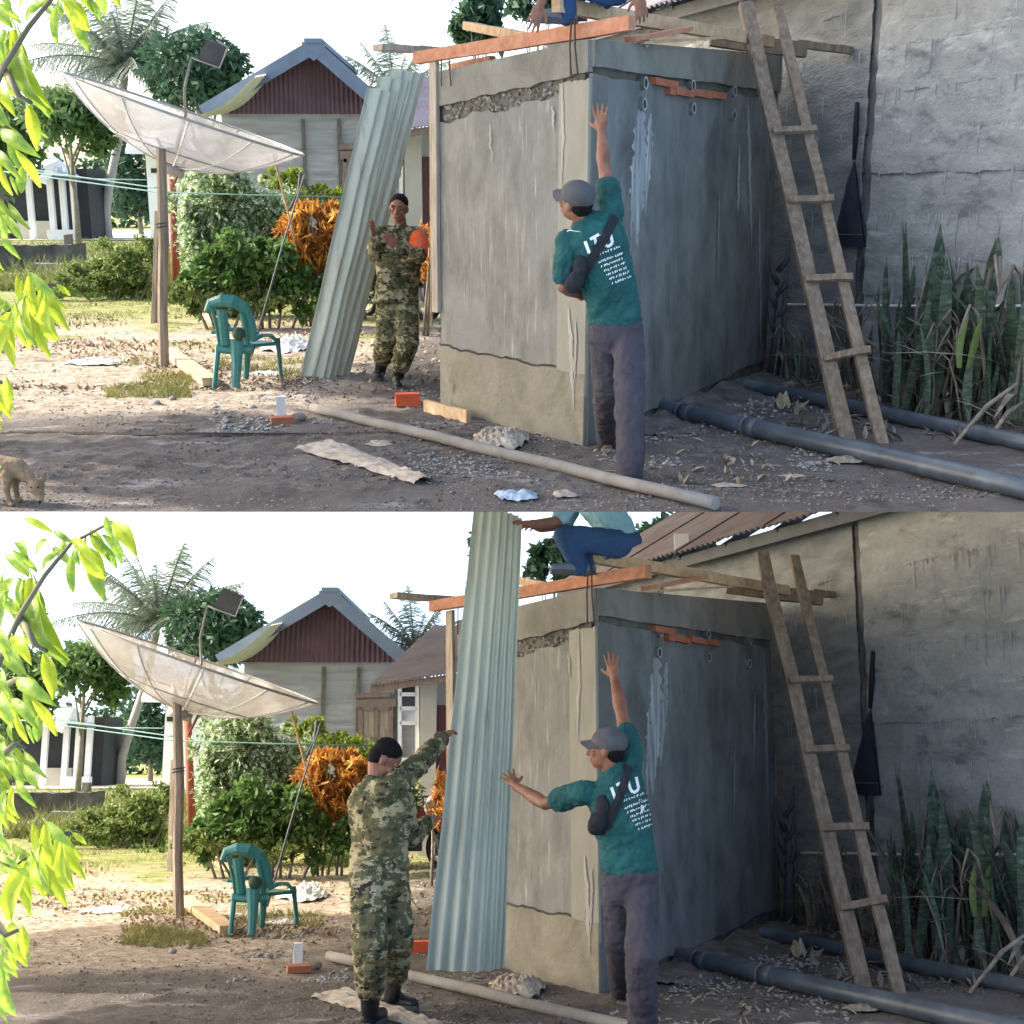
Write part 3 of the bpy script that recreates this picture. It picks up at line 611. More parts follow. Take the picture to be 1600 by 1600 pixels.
def lean_to_house(S):
    d = 20.0; t = thing(S, 'lean_to_house', f'cream walled house with low purplish lean-to roof behind the soldier, {UL(S)} yard', 'house', Vector((S.P(660, 300, d).x, d, 0)))
    xa, xb = S.P(597, 300, d).x, S.P(790, 300, d).x; zt = S.zat(d, 205)
    MB().box(((xa + xb) / 2, d + 1.5, zt / 2), ((xb - xa) / 2, 1.5, zt / 2)).build(S, 'wall', wall_cream, t)
    A_, B_, C_, D_ = S.P(553, 214, 18.9), S.P(700, 192, 18.9), S.P(780, 70, 24), S.P(655, 150, 24)
    C_.z = D_.z = S.zat(24, 120); 
    def fr(u, v): return A_.lerp(B_, u).lerp(D_.lerp(C_, u), v), Vector((0, -.3, .9))
    corrugated(MB(), fr, 26, 3, .022).build(S, 'roof', zinc_roof, t)
    MB().beam(A_ + Vector((0, .05, -.06)), B_ + Vector((0, .05, -.06)), .04, .1).build(S, 'eave_board', win_wood, t)
    f = MB()
    for (x0, y0, x1, y1) in ((600, 212, 600, 330), (627, 212, 627, 330), (600, 228, 627, 228), (600, 250, 627, 250), (600, 273, 627, 273), (600, 330, 627, 330)):
        f.beam(S.P(x0, y0, d - .06), S.P(x1, y1, d - .06), .06, .08, (0, -1, 0))
    w = f.build(S, 'window', white_p, t)
    for (y0, y1, m) in ((213, 227, glass_m), (230, 249, glass_m), (251, 272, curtain), (275, 328, wall_far)):
        p, q = S.P(602, y0, d - .03), S.P(625, y1, d - .03); MB().box(((p.x + q.x) / 2, d - .03, (p.z + q.z) / 2), ((q.x - p.x) / 2, .01, (p.z - q.z) / 2)).build(S, 'pane', m, w)
    p = S.P(645, 210, d - .1); MB().box((p.x, d - .09, zt / 2), (.13, .09, zt / 2)).build(S, 'column', wall_cream, t)
    p, q = S.P(659, 245, d - .05), S.P(700, 470, d - .05); MB().box(((p.x + q.x) / 2, d - .05, p.z / 2), ((q.x - p.x) / 2, .05, p.z / 2)).build(S, 'door', door_m, t)
def far_left_house(S):
    d = 62.0; t = thing(S, 'far_house', f'far open fronted house with white porch columns at the left, {UL(S)} yard', 'house', Vector((S.P(70, 300, d).x, d, 0)))
    x0, x1 = S.P(-30, 300, d).x, S.P(122, 300, d).x; zt = S.zat(d, 262)
    MB().box(((x0 + x1) / 2, d + 3, zt / 2), ((x1 - x0) / 2, 1.5, zt / 2)).build(S, 'wall', dark_int, t)
    for px in (46, 79, 98, 115):
        p = S.P(px, 300, d); MB().box((p.x, d, zt / 2 + .02), (.13, .13, zt / 2)).build(S, 'column', white_p, t)
    p, q = S.P(76, 352, d - .4), S.P(118, 352, d - .4); MB().box(((p.x + q.x) / 2, d - .5, .25), ((q.x - p.x) / 2, .25, .25)).build(S, 'step', white_p, t)
    p, q = S.P(8, 352, d - .4), S.P(70, 352, d - .4); MB().box(((p.x + q.x) / 2, d + 1.2, .45), ((q.x - p.x) / 2, .1, .45)).build(S, 'low_wall', wall_cream, t)
    r = MB(); a, b = S.P(-60, 262, d - .8), S.P(125, 276, d - .8); c = S.P(90, 247, d + 4); e = S.P(-60, 238, d + 4)
    r.add([a, b, c, e, a - Vector((0, 0, .15)), b - Vector((0, 0, .15))], [(0, 1, 2, 3), (4, 5, 1, 0)]); r.build(S, 'roof', zinc_blue, t)
    r = MB(); a, b, c = S.P(38, 272, d - 1.2), S.P(72, 285, d - 1.2), S.P(90, 250, d - 1.0); e = S.P(48, 250, d + 1)
    r.prism([a, b, c, e], (0, .1, -.12)); r.build(S, 'porch_roof', white_p, t)
    d2 = 52.0; t2 = thing(S, 'white_house', f'narrow white house end with a pale hipped roof behind the post, {UL(S)} yard', 'house', Vector((S.P(245, 300, d2).x, d2, 0)))
    x0, x1 = S.P(231, 300, d2).x, S.P(300, 300, d2).x; zt = S.zat(d2, 236)
    MB().box(((x0 + x1) / 2, d2 + 1.5, zt / 2), ((x1 - x0) / 2, 1.5, zt / 2)).build(S, 'wall', white_p, t2)
    p, q = S.P(236, 263, d2 - .02), S.P(252, 270, d2 - .02); MB().box(((p.x + q.x) / 2, d2 - .02, (p.z + q.z) / 2), ((q.x - p.x) / 2, .04, (p.z - q.z) / 2)).build(S, 'window', dark_int, t2)
    r = MB(); a, b, c, e = S.P(196, 234, d2 - 1), S.P(310, 236, d2 - 1), S.P(280, 200, d2 + 2), S.P(205, 206, d2 + 2)
    r.prism([a, b, c, e], (0, .1, -.14)); r.build(S, 'roof', white_p, t2)
    MB().beam(S.P(196, 237, d2 - 1.05), S.P(310, 239, d2 - 1.05), .1, .16).build(S, 'eave_board', white_p, t2)
def culvert(S):
    b0, b1 = S.g(-60, 424), S.g(132, 420); t = thing(S, 'culvert_wall', f'dark mossy culvert wall with a pale slab leaning on it, {UL(S)} yard', 'wall', (b0 + b1) / 2)
    k = b0.y / F * 1.0
    w = MB(); w.strip(b0, b1, lambda q: -.05, jag(61, .05, 14, .62), .25, 40, nrm=(0, -1, 0), depth=.5); w.build(S, 'wall', mat('mossy_wall', [(.05, .05, .045), (.10, .095, .085), (.17, .16, .14)], 2, .95, .8, 12), t)
    a, b = S.g(48, 424), S.g(104, 422); s = MB(); s.prism([a + Vector((0, -.55, 0)), b + Vector((0, -.55, 0)), b + Vector((0, -.3, .16)), a + Vector((.2, -.3, .20))], (0, .12, .02)); s.build(S, 'slab', wall_far, t)
    p = S.g(109, 398); MB().box((p.x, p.y, .33), (.12, .1, .33), jit=.02).build(S, 'stub_post', core_m, t)
# ------------------------------------------------------------------ block shed
def shed_pts(S):
    C, L, R = S.g(915, 696), S.g(690, 640), S.g(1195, 582)
    return C, L, R
def shed(S):
    C, L, R = shed_pts(S); B4 = L + (R - C)
    t = thing(S, 'concrete_shed', f'unfinished plastered concrete shed with rough ring beam, {UL(S)} yard', 'shed', C)
    nl = (C - L).cross(Vector((0, 0, 1))).normalized()
    if nl.y > 0: nl = -nl
    nr = (R - C).cross(Vector((0, 0, 1))).normalized()
    if nr.y > 0: nr = -nr
    zL, zC, zR = S.zat(L.y, 113), S.zat(C.y, 62), S.zat(R.y, 86)
    lin = lambda a, b: (lambda q: a + (b - a) * q)
    # cores (left wall runs L->C, right wall C->R)
    MB().strip(L, C, lambda q: -.05, lin(zL - .02, zC - .02), -.015, 12, 0, 1 - .08 / (C - L).length, nrm=nl, depth=.12).build(S, 'wall', core_m, t)
    MB().strip(C, R, lambda q: -.05, lin(zC - .02, zR - .02), -.015, 12, .08 / (R - C).length, 1, nrm=nr, depth=.12).build(S, 'wall', core_m, t)
    MB().strip(R, B4, lambda q: -.05, lin(zR - .03, zR - .03), 0, 6, nrm=-nl, depth=.12).build(S, 'wall', core_m, t)
    MB().strip(B4, L, lambda q: -.05, lin(zR - .03, zL - .03), 0, 6, nrm=-nr, depth=.12).build(S, 'wall', core_m, t)
    # crack lines between ring beam, render and plinth
    cL, cCl, cCr, cR = S.zat(L.y, 172), S.zat(C.y, 118), S.zat(C.y, 109), S.zat(R.y, 148)
    pL, pC = S.zat(L.y, 540), S.zat(C.y, 583)
    beamL = jag(3, .018, 10, cL + .02, cCl - cL); beamR = jag(5, .012, 10, cCr + .02, cR - cCr)
    MB().strip(L, C, beamL, lin(zL, zC), .025, 60, 0, 1, nl, .04).build(S, 'ring_beam', beam_m, t)
    MB().strip(C, R, beamR, lin(zC, zR), .025, 60, 0, 1, nr, .04).build(S, 'ring_beam', beam_m, t)
    topL = jag(8, .035, 7, cL - .085, cCl - cL - .01); topR = jag(11, .02, 8, cCr - .03, cR - cCr - .02)
    MB().strip(L, C, jag(13, .025, 8, pL + .008, pC - pL), topL, .012, 90, .015, .86, nl, .03).build(S, 'render_coat', plaster, t)
    MB().strip(C, R, jag(15, .03, 6, .06, .06), topR, .012, 90, .004, .985, nr, .03).build(S, 'render_coat', shaded_pl, t)
    MB().strip(L, C, lambda q: -.05, jag(13, .025, 8, pL - .008, pC - pL), .022, 80, .012, 1.0, nl, .04).build(S, 'plinth', plinth_m, t)
    # pale plaster pilaster at the corner
    MB().strip(L, C, lambda q: .32, jag(17, .02, 30, cCl - .02), .02, 20, .835, 1.003, nl, .04).build(S, 'corner_plaster', patch_pl, t)
    MB().strip(C, R, lambda q: -.05, lin(cCr - .02, cCr - .05), .016, 10, 0, .055, nr, .03).build(S, 'corner_plaster', mat('mid_shade_toned_plaster', [(.11, .11, .10), (.16, .155, .145)], 3, .9, .3), t)  # right side of the corner, shade painted in at a middle tone
    # rubble showing in the gap on the left, bricks on the right
    g = random.Random(5)
    for i in range(64):
        q = .06 + .78 * i / 64 + g.uniform(-.01, .01); p = L.lerp(C, q); z = topL(q) * (k_ := g.random()) + beamL(q) * (1 - k_)
        m = MB(); r = g.uniform(.009, .022); m.sphere(Vector((p.x, p.y, z)) - nl * .008, (r * 1.4, r, r * .8), 6, 4, Matrix.Rotation(g.uniform(-.9, .9), 3, 'Y')); m.v = [tuple(c + g.uniform(-.006, .006) for c in v) for v in m.v]; m.sm = [False] * len(m.sm); m.build(S, 'rubble_stone', rubble_m, t)
    for i, (q0, q1, z) in enumerate(((.235, .34, .0), (.33, .42, -.055), (.425, .52, -.05), (.525, .60, -.055), (.30, .33, -.06))):
        a, b = C.lerp(R, q0), C.lerp(R, q1); zz = beamR(q0) - .035 + z
        MB().beam(Vector((a.x, a.y, zz)) + nr * .005, Vector((b.x, b.y, zz + .004)) + nr * .005, .10, .048, wob=.004).build(S, 'brick', brick_m, t)
    # vent pipe stubs; solid dark discs paint the shade inside them
    for px, py in ((1000, 130), (1075, 134), (1141, 143), (998, 163), (1076, 170), (1140, 180), (1001, 64)):
        p = S.plane(px, py, C, nr); v_ = MB().tube([p + nr * .045, p - nr * .06], .042, 16, hollow=.76).build(S, 'vent_pipe', mat('vent_grey', [(.30, .31, .31), (.44, .45, .45)], 8, .7), t); MB().tube([p + nr * .0425, p - nr * .02], .0318, 14).build(S, 'painted_bore', dark_int, v_)
    # twisted rebar stubs
    for a0, a1 in ((902, 905), (913, 910)):
        p = S.plane(a0, 118, C, nl) + nl * .05; q = S.plane(a1, 30, C, nl) + nl * .06; MB().tube([p, p.lerp(q, .5) + nl * .01, q, q + (C - L).normalized() * .03 + Vector((0, 0, -.03))], .006, 6).build(S, 'rebar', rebar_m, t)
    for a0, a1 in ((712, 710), (697, 699)):
        p = S.plane(a0, 135, C, nl) + nl * .04; q = S.plane(a1, 78, C, nl) + nl * .05; MB().tube([p, q], .005, 6).build(S, 'rebar', rebar_m, t)
    def streaks(A0, du, nrm_, base, mm, specs):
        for k, (x0, x1, y0, y1, w) in enumerate(specs):
            m = MB(); a, b = S.plane(x0, y0, C, nrm_), S.plane(x1, y1, C, nrm_); vs = []
            NS_ = 48
            for i in range(NS_ + 1):
                q = i / NS_; ww = w * math.sin(math.pi * (.12 + .85 * q)); c = a.lerp(b, q) + nrm_ * (base + .0007 * k) + du * .02 * mnoise.noise(Vector((q * 5, k, 7))); l_ = ww * (1 + .9 * mnoise.noise(Vector((q * 19, k, 2)))); r_ = ww * (1 + .9 * mnoise.noise(Vector((q * 19, k, 9)))); vs += [c - du * l_, c, c + du * r_]
            m.add(vs, [(3 * i + j, 3 * i + j + 1, 3 * i + j + 4, 3 * i + j + 3) for i in range(NS_) for j in range(2)], True); m.build(S, 'lime_streak', mm, t)
    streaks(C, (R - C).normalized(), nr, .0145, mat('lime_streak', [(.13, .14, .14), (.26, .27, .27), (.44, .45, .445)], 5, .95, .3, 30, (6, 6, .6)), ((999, 991, 164, 385, .13), (1014, 1004, 178, 340, .06), (986, 982, 250, 400, .03), (1166, 1172, 165, 390, .05), (1152, 1150, 225, 340, .03), (1184, 1186, 320, 540, .035), (975, 972, 520, 610, .03), (1120, 1118, 300, 430, .02)))
    streaks(C, (C - L).normalized(), nl, .025, mat('pale_lime', [(.26, .25, .215), (.38, .36, .315)], 5, .95, .3, 30, (6, 6, .6)), ((884, 882, 130, 300, .018), (868, 870, 165, 205, .012), (893, 902, 480, 640, .022), (905, 903, 500, 600, .014), (770, 774, 195, 260, .008)))
    # spoil heaped at the foot of the right wall
    def heap(u, v):
        c = C.lerp(R, .12 + .9 * u) + nr * (.02 + .62 * v); e = mnoise.noise(Vector((u * 9, v * 4, 3))); hgt = .06 * (1 - v) ** 1.5 * (.55 + .6 * math.sin(math.pi * min(1, u * 1.05)) ) + .05 * e * (1 - v) + .02 * mnoise.noise(Vector((u * 30, v * 12, 5))); return Vector((c.x, c.y, max(-.03, hgt) if v < 1 else -.03))
    setp(MB().grid(heap, 60, 18).build(S, 'soil_heap', mat('dark_spoil', [(.08, .07, .06), (.14, .12, .105), (.21, .185, .165)], 5, 1, 1.0, 24)), kind='structure')
    # formwork board against the far left edge
    a = S.plane(683, 560, L + nl * .03, nl); a.z = .75; b = S.plane(679, 97, L + nl * .03, nl)
    f = thing(S, 'formwork_board', f'upright grey formwork board at the left edge of the shed, {UL(S)} yard', 'board', a)
    MB().beam(a, b, .085, .03, nl, .002, 4).build(S, 'board', wood_gr, f)
    k = MB(); k.tube([a + (L - C).normalized() * .07 + Vector((0, 0, -.1)), b + (L - C).normalized() * .055], .012, 6); k.build(S, 'lath', wood_tan, f)
    # plank lying along the foot of the shed
    a, b = S.g(690, 640) + nl * .14, S.g(757, 658) + nl * .14
    MB().beam(a + Vector((0, 0, .03)), b + Vector((0, 0, .035)), .04, .12, wob=.004, n=3).build(S, 'footing_plank', wood_tan, None, a, label=f'short tan plank lying along the left foot of the shed, {UL(S)} yard', cat='plank')

def timbers(S):
    U = UL(S) + ' yard'; C, L, R = shed_pts(S)
    def tb(name, label, p0, p1, w, h, m, cat='beam'):
        t = p0; return MB().beam(p0, p1, w, h, (0, 0, 1), .003, 6).build(S, name, m, None, p0, label=label + ', ' + U, cat=cat)
    dC, dL, dR = C.y, L.y, R.y
    tb('roof_beam', 'long orange red timber beam along the left wall top', S.P(650, 91, dL + .15), S.P(988, 36, dC - .25), .06, .085, wood_or)
    tb('roof_plank', 'weathered grey plank end sticking out past the orange beam', S.P(590, 74, dL + .1), S.P(720, 82, dL + .6), .12, .045, wood_gr, 'plank')
    tb('roof_plank', 'pinkish batten crossing behind the orange beam', S.P(728, 40, dL + .9), S.P(835, 60, dC + .6), .05, .06, wood_tan, 'plank')
    tb('roof_beam', 'tan timber beam crossing over the shed corner towards the ladder', S.P(868, 8, dC + .0), S.P(1205, 66, dR - 1.0), .06, .085, wood_tan)
    tb('roof_beam', 'dark timber beam end showing behind the ladder', S.P(1110, 60, dR - .9), S.P(1260, 79, dR - .9), .09, .12, wood_lad)
    tb('roof_plank', 'grey timber end reaching towards the house pillar', S.P(1245, 68, dR - .6), S.P(1330, 79, dR - .6), .07, .06, wood_lad, 'plank')
    tb('roof_plank', 'short bright batten lying under the tan beam', S.P(985, 62, dC + .5), S.P(1075, 45, dC + 1.2), .09, .03, wood_or, 'plank')
    tb('roof_plank', 'thin pale lath lying on the right wall top', S.P(1005, 66, dC + .6), S.P(1150, 58, dC + 2.2), .03, .02, wood_tan, 'plank')
    tb('roof_plank', 'second orange batten behind the left wall top', S.P(705, 105, dL + .35), S.P(770, 93, dL - .2), .05, .05, wood_or, 'plank')

# ------------------------------------------------------------------ house on the right
def house_line(S):
    W0, W1 = S.g(1200, 574), S.g(1600, 654); n = (W1 - W0).cross(Vector((0, 0, 1))).normalized()
    if n.y > 0: n = -n
    return W0, W1, n
def hit_wall(S, px, py, out=0.0):
    W0, W1, n = house_line(S); return S.plane(px, py, W0 + n * out, n)
def right_house(S):
    W0, W1, n = house_line(S); U = UL(S) + ' yard'
    def at(px): p = S.plane(px, 500, W0, n); p.z = 0; return p
    A, B = at(880), at(1690 if not S.top_yard else 1800)
    t = thing(S, 'house', f'long cast concrete house with weathered zinc roof on the right, {U}', 'house', W0)
    E0, E1 = S.plane(975, 9, W0 + n * .38, n), S.plane(1305, -58, W0 + n * .38, n); ze = (E0.z + E1.z) / 2; zt = ze + .05
    MB().strip(A, B, lambda q: -.05, lambda q: zt, 0, 4, nrm=n, depth=.2).build(S, 'wall', cast_d, t)
    e = (B - A); Ln = e.length; dirn = e.normalized()
    P = at(1346); tp = (P - A).length / Ln; hw = .06 / Ln
    zs = [0, .42, .80, 1.13, 1.46, 1.80, 2.12, 2.44, 2.78, 3.12, zt]; zs = [z for z in zs if z < zt - .1] + [zt]
    wall_lifts(S, A, B, zs, n, cast_m, t, 80, t0=tp + hw, t1=1, n=150, amp=.026, out=(.040, .060), freq=30, rough=.014)
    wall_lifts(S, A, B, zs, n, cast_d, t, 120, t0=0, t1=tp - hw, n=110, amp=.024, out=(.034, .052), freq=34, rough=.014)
    MB().strip(A, B, lambda q: -.05, lambda q: zt, .012, 12, tp - hw * .9, tp + hw * .9, n, .05).build(S, 'pillar', pillar_m, t)
    # mortar that ran down from the joints between the pours, too many and too thin to count
    dr = MB(); g = random.Random(8)
    for q in range(240):
        z = zs[g.randrange(2, len(zs) - 1)]; tt = g.uniform(tp + hw * 1.5, 1) if g.random() < .8 else g.uniform(tp * .6, tp - hw * 1.5); p = A.lerp(B, tt) + n * .058; ln = g.uniform(.03, .30) * g.uniform(.3, 1); w = g.uniform(.0018, .0045)
        dr.tube([(p.x, p.y, z + .02), (p.x, p.y, z - ln * .5), (p.x + .003, p.y, z - ln)], [w * 1.3, w, w * .5], 5)
    dr.build(S, 'mortar_drips', mat('mortar_drip', [(.26, .27, .265), (.40, .41, .40)], 12, .95, .3), t, kind='stuff')
    # conduit along the wall
    p, q = hit_wall(S, 1228, 476, .075), hit_wall(S, 1690 if not S.top_yard else 1760, 478, .075); MB().tube([p, p.lerp(q, .5) + Vector((0, 0, -.01)), q], .013, 8).build(S, 'conduit', white_p, t)
    # fascia, rafters and corrugated roof
    A2, B2 = A + n * .38, B + n * .38; A2.z = B2.z = ze; up = (-n * math.cos(math.radians(31)) + Vector((0, 0, 1)) * math.sin(math.radians(31)))
    nr = up.cross(dirn).normalized()
    if nr.z < 0: nr = -nr
    MB().beam(A2 - n * .10 + Vector((0, 0, -.10)), B2 - n * .10 + Vector((0, 0, -.10)), .03, .12).build(S, 'fascia', dark_m, t)
    k = int(Ln / .9)
    for i in range(k):
        p = A2.lerp(B2, (i + .5) / k) + Vector((0, 0, -.07)) - n * .08; MB().beam(p, p + up * 2.6, .05, .08).build(S, 'rafter', dark_m, t)
    ns = max(1, int(Ln / .8)); sheet_l = 4.2 if S.top_yard else 3.0
    for i in range(ns):
        a, b = A2.lerp(B2, i / ns), A2.lerp(B2, (i + 1) / ns + .012); lift = .012 * (i % 2)
        def fr(u, v): return a.lerp(b, u) + up * (sheet_l * v - .06) + nr * lift, nr
        corrugated(MB(), fr, 9, 2, .016).build(S, 'roof_sheet', zinc_roof, t)
    # small white card wedged at the eave
    c = S.plane(1040, -2, W0 + n * .30, n); MB().box(c + Vector((0, 0, .06)), (.08, .012, .09)).build(S, 'white_tile', white_p, t)
def hanging_bag(S):
    W0, W1, n = house_line(S); dirn = (W1 - W0).normalized()
    top = hit_wall(S, 1336, 250, .07); bl = hit_wall(S, 1300, 384, .07); br = hit_wall(S, 1352, 386, .07)
    t = thing(S, 'cloth_bag', f'black cloth bag hanging in a tall triangle from the house pillar, {UL(S)} yard', 'bag', top)
    def f(u, v, s):
        a = top.lerp(bl, v); b = top.lerp(br, v); p = a.lerp(b, u); th = .07 * math.sin(math.pi * u) * min(1, v * 2.2) * (1 if v < .96 else .8)
        return p + n * (th * s + .012 * s + .012 * mnoise.noise(Vector((u * 5, v * 6, 1))) * s) 
    m = MB(); m.grid(lambda u, v: f(u, v, 1), 10, 14); m.grid(lambda u, v: f(u, v, -.15), 10, 14)
    m.build(S, 'bag_body', cloth_bk, t)
    m = MB(); q = hit_wall(S, 1339, 160, .06); m.tube([top + n * .01, top.lerp(q, .5) + n * .012 + dirn * .012, q], [.016, .026, .018], 6); m.build(S, 'strap', cloth_bk, t)
    band = [f(i / 10, .86, 1.15) for i in range(11)]; MB().tube(band, .006, 5).build(S, 'seam', dark_m, t)
def ladder(S):
    U = UL(S) + ' yard'; b0, b1 = S.g(1324, 686), S.g(1380, 694); dt = 10.6 if S.top_yard else 10.5
    t0, t1 = S.P(1165, 6, dt), S.P(1216, 13, dt + .1); b0.z = b1.z = -.03
    t = thing(S, 'ladder', f'home made wooden ladder with four rungs leaning on the house eave, {U}', 'ladder', b0)
    MB().beam(b0, t0, .055, .105, (1, .2, .3), .004, 9).build(S, 'rail', wood_lad, t); MB().beam(b1, t1, .05, .078, (1, .2, .3), .006, 9).build(S, 'rail', wood_lad, t)
    ax = (t0 - b0).normalized(); fwd = Vector((0, -1, 0)); fwd = (fwd - ax * fwd.dot(ax)).normalized()
    for py, yo in ((209, 0), (317, 0), (439, 0), (562, 0)):
        zz = lambda a, b: a.lerp(b, 0)
        # parameter along each rail that lands on this picture row
        def par(b, tt, row):
            lo, hi = 0, 1
            for _ in range(40):
                m_ = (lo + hi) / 2; p = b.lerp(tt, m_); want = S.zat(p.y, row)
                if p.z < want: lo = m_
                else: hi = m_
            return b.lerp(tt, lo)
        p, q = par(b0, t0, py + 2), par(b1, t1, py - (8 if py > 500 else 0)); e = (q - p).normalized()
        MB().beam(p - e * .03 + fwd * .05, q + e * .06 + fwd * .05, .035, .05, ax, .002, 3).build(S, 'rung', wood_lad, t)

# ------------------------------------------------------------------ plants by the house wall
def snake_leaf(seed, length, width, bend):
    g = random.Random(seed); m = MB(); n = 7; vs = []; a0 = g.uniform(0, 6)
    for i in range(n + 1):
        t = i / n; w = width * .5 * (math.sin(math.pi * (.18 + .80 * t)) ** .7 if t < 1 else .02); tw = .5 * t
        c = Vector((bend * length * t * t, .03 * math.sin(4 * t + a0) * length, length * t * (1 - .3 * abs(bend) * t))); r = Vector((math.cos(a0 * .0 + tw) * 0 + .25, 1, 0)).normalized(); nn = Vector((1, -.25, 0)).normalized()
        vs += [c - r * w, c + nn * w * .25, c + r * w]
    fs = []
    for i in range(n):
        for k in range(2): fs.append((3 * i + k, 3 * i + k + 1, 3 * i + k + 4, 3 * i + k + 3))
    m.add(vs, fs, True); return m
SN = []
def snake_plants(S):
    U = UL(S) + ' yard'; g = random.Random(44)
    if not SN:
        for i in range(10): SN.append(snake_leaf(i, 1.0, .074 + .018 * (i % 3), g.uniform(-.12, .35)).mesh('leaf', snake_m))
        for i in range(3): SN.append(snake_leaf(i + 30, 1.0, .15, .2).mesh('leaf', snake_y))
        for i in range(6):
            m = MB(); q = Vector((g.uniform(-.5, .5), g.uniform(-.2, .2), -.5)); m.tube([(0, 0, 0), (.05, 0, .5), (.12, .02, .82), Vector((.2, .02, .9)) , Vector((.34, .03, .72))], [.015, .015, .013, .011, .005], 5); SN.append(m.mesh('dry_stalk', stalk_m))
        for i in range(4):
            m = snake_leaf(i + 50, 1.0, .07, .6 + .25 * i); SN.append(m.mesh('dry_leaf', stalk_m))
    W0, W1, n = house_line(S)
    spots = [(1405, 616, .60), (1432, 628, .82), (1462, 618, .62), (1480, 640, .78), (1512, 630, .72), (1540, 650, .74), (1568, 640, .86), (1590, 662, .78), (1610, 650, .74), (1440, 606, .86), (1500, 612, .66), (1555, 622, .78), (1600, 632, .72), (1630, 655, .9), (1240, 588, .28), (1275, 594, .36), (1375, 606, .50), (1330, 598, .40), (1305, 592, .36), (1400, 596, .62)]
    spots += [(1420 + 17 * i + (i % 3) * 5, 604 + (i * 23) % 52, .5 + .05 * (i % 6)) for i in range(13)]
    words = ['tall', 'dense', 'ragged', 'upright', 'spiky', 'leaning', 'broad', 'narrow']
    where = ['just right of the ladder foot', 'under the long dark leaf right of the ladder', 'with drooping dry stalks mid clump', 'in front of the conduit, mid clump', 'behind the pale leaf', 'beside the pale spotted leaf', 'below the tall right hand blades', 'at the right picture edge, front row', 'at the right picture edge, second row', 'with the tallest blade near the house pillar', 'against the wall, middle of the bed', 'against the wall, right of the pale leaf', 'against the wall near the right edge', 'cut by the right picture edge', 'small, beside the shed corner', 'small, left of the ladder foot', 'behind the lowest ladder rung', 'between the ladder rails', 'behind the left ladder rail', 'under the house pillar'] + [f'filling the bed by the wall, {w}' for w in ('leftmost filler', 'second filler from left', 'third filler from left', 'fourth filler from left', 'fifth filler from left', 'sixth filler from left', 'middle filler', 'just right of the middle', 'sixth filler from right', 'fifth filler from right', 'fourth filler from right', 'third filler from right', 'rightmost filler')]
    for i, (px, py, h) in enumerate(spots):
        b = S.g(px, py); t = thing(S, 'snake_plant', f'snake plant clump {where[i]}, {U}', 'plant', b, f'snake plants along the house wall, {U}')
        small = 14 <= i < 19
        for k in range(34 if not small else 24):
            a = g.uniform(0, 6.28); r = g.uniform(.02, .30)
            lean = g.uniform(-.2, .28); kind = g.random()
            if small: me = SN[10 + 3 + g.randrange(6)] if kind < .55 else (SN[19 + g.randrange(4)] if kind < .8 else SN[g.randrange(10)])
            else: me = SN[g.randrange(10)] if kind < .60 else (SN[13 + g.randrange(6)] if kind < .80 else SN[19 + g.randrange(4)])
            L = h * (1.62 if not small else 1.9) * (g.uniform(.35, .8) if g.random() < .55 else g.uniform(.75, 1.12)) * (1 if kind < .62 else .8)
            M4 = Matrix.Translation(b + Vector((r * math.cos(a), r * math.sin(a), -.02))) @ Matrix.Rotation(g.uniform(0, 6.28), 4, 'Z') @ Matrix.Rotation(lean, 4, 'Y') @ Matrix.Diagonal((L, L, L, 1))
            link_mesh(S, me.name.split('.')[0], me, t, mat4=M4)
        if i in (4, 5):
            for k in range(2):
                M4 = Matrix.Translation(S.P(1487 + 14 * k + (0 if i == 4 else 12), 575, b.y - .25)) @ Matrix.Rotation(math.radians(-78), 4, 'Z') @ Matrix.Rotation(math.radians(12 * k - 5), 4, 'Y') @ Matrix.Diagonal((.42, .34, .42, 1)); link_mesh(S, 'leaf', SN[10 + k], t, mat4=M4)
    # dark dead stump with blades between shed and plants
    b = S.g(1208, 588); t = thing(S, 'dead_palm_stump', f'blackened dead palm stump in the gap beside the shed, {U}', 'plant', b)
    m = MB(); tp = S.top(b, 440); m.tube([b, b.lerp(tp, .4) + Vector((.02, 0, 0)), tp + Vector((.03, 0, 0))], [.06, .05, .03], 8); m.build(S, 'trunk', dark_m, t)
    for k in range(7):
        z = .3 + .11 * k; q = Vector((b.x, b.y, z)); m = MB(); m.tube([q, q + Vector((.06 * (-1) ** k, -.05, .10)), q + Vector((.08 * (-1) ** k, -.06, .28))], [.028, .024, .006], 6); m.build(S, 'leaf_base', dark_m, t)
    # loose dry twigs lying over the far pipe
    for (a, bb, z0, z1) in (((1490, 700), (1590, 590), .02, .36), ((1545, 690), (1600, 640), .02, .2), ((1470, 640), (1530, 690), .3, .05)):
        p, q = S.g(*a), S.g(a[0] + (bb[0] - a[0]), a[1] - 20); p.z = z0; q.z = z1; q.x = S.P(bb[0], bb[1], q.y).x
        MB().tube([p, p.lerp(q, .5) + Vector((0, 0, .05)), q], [.012, .016, .01], 6).build(S, 'dry_stalk', stalk_m, None, p, label=f"{['long dry stalk reaching the plant bed', 'thin dry stalk at the right edge', 'short dry stalk by the snake plants'][[1490,1545,1470].index(a[0])]}, over the far pipe, {U}", cat='twig')
    C = np.array(scatter(S, 1215, 1640, 590, 690, 260, 51)); C[:, 2] += .03; setp(link_mesh(S, 'leaf_litter', leaves_mesh('leaf_litter', C, .16, stalk_m, 1.2, 5, .2, 0)), kind='stuff')
    C = np.array(scatter(S, 930, 1330, 600, 760, 120, 53)); C[:, 2] += .015; setp(link_mesh(S, 'leaf_litter', leaves_mesh('leaf_litter', C, .09, dryleaf, 2, 6, .35, 0)), kind='stuff')

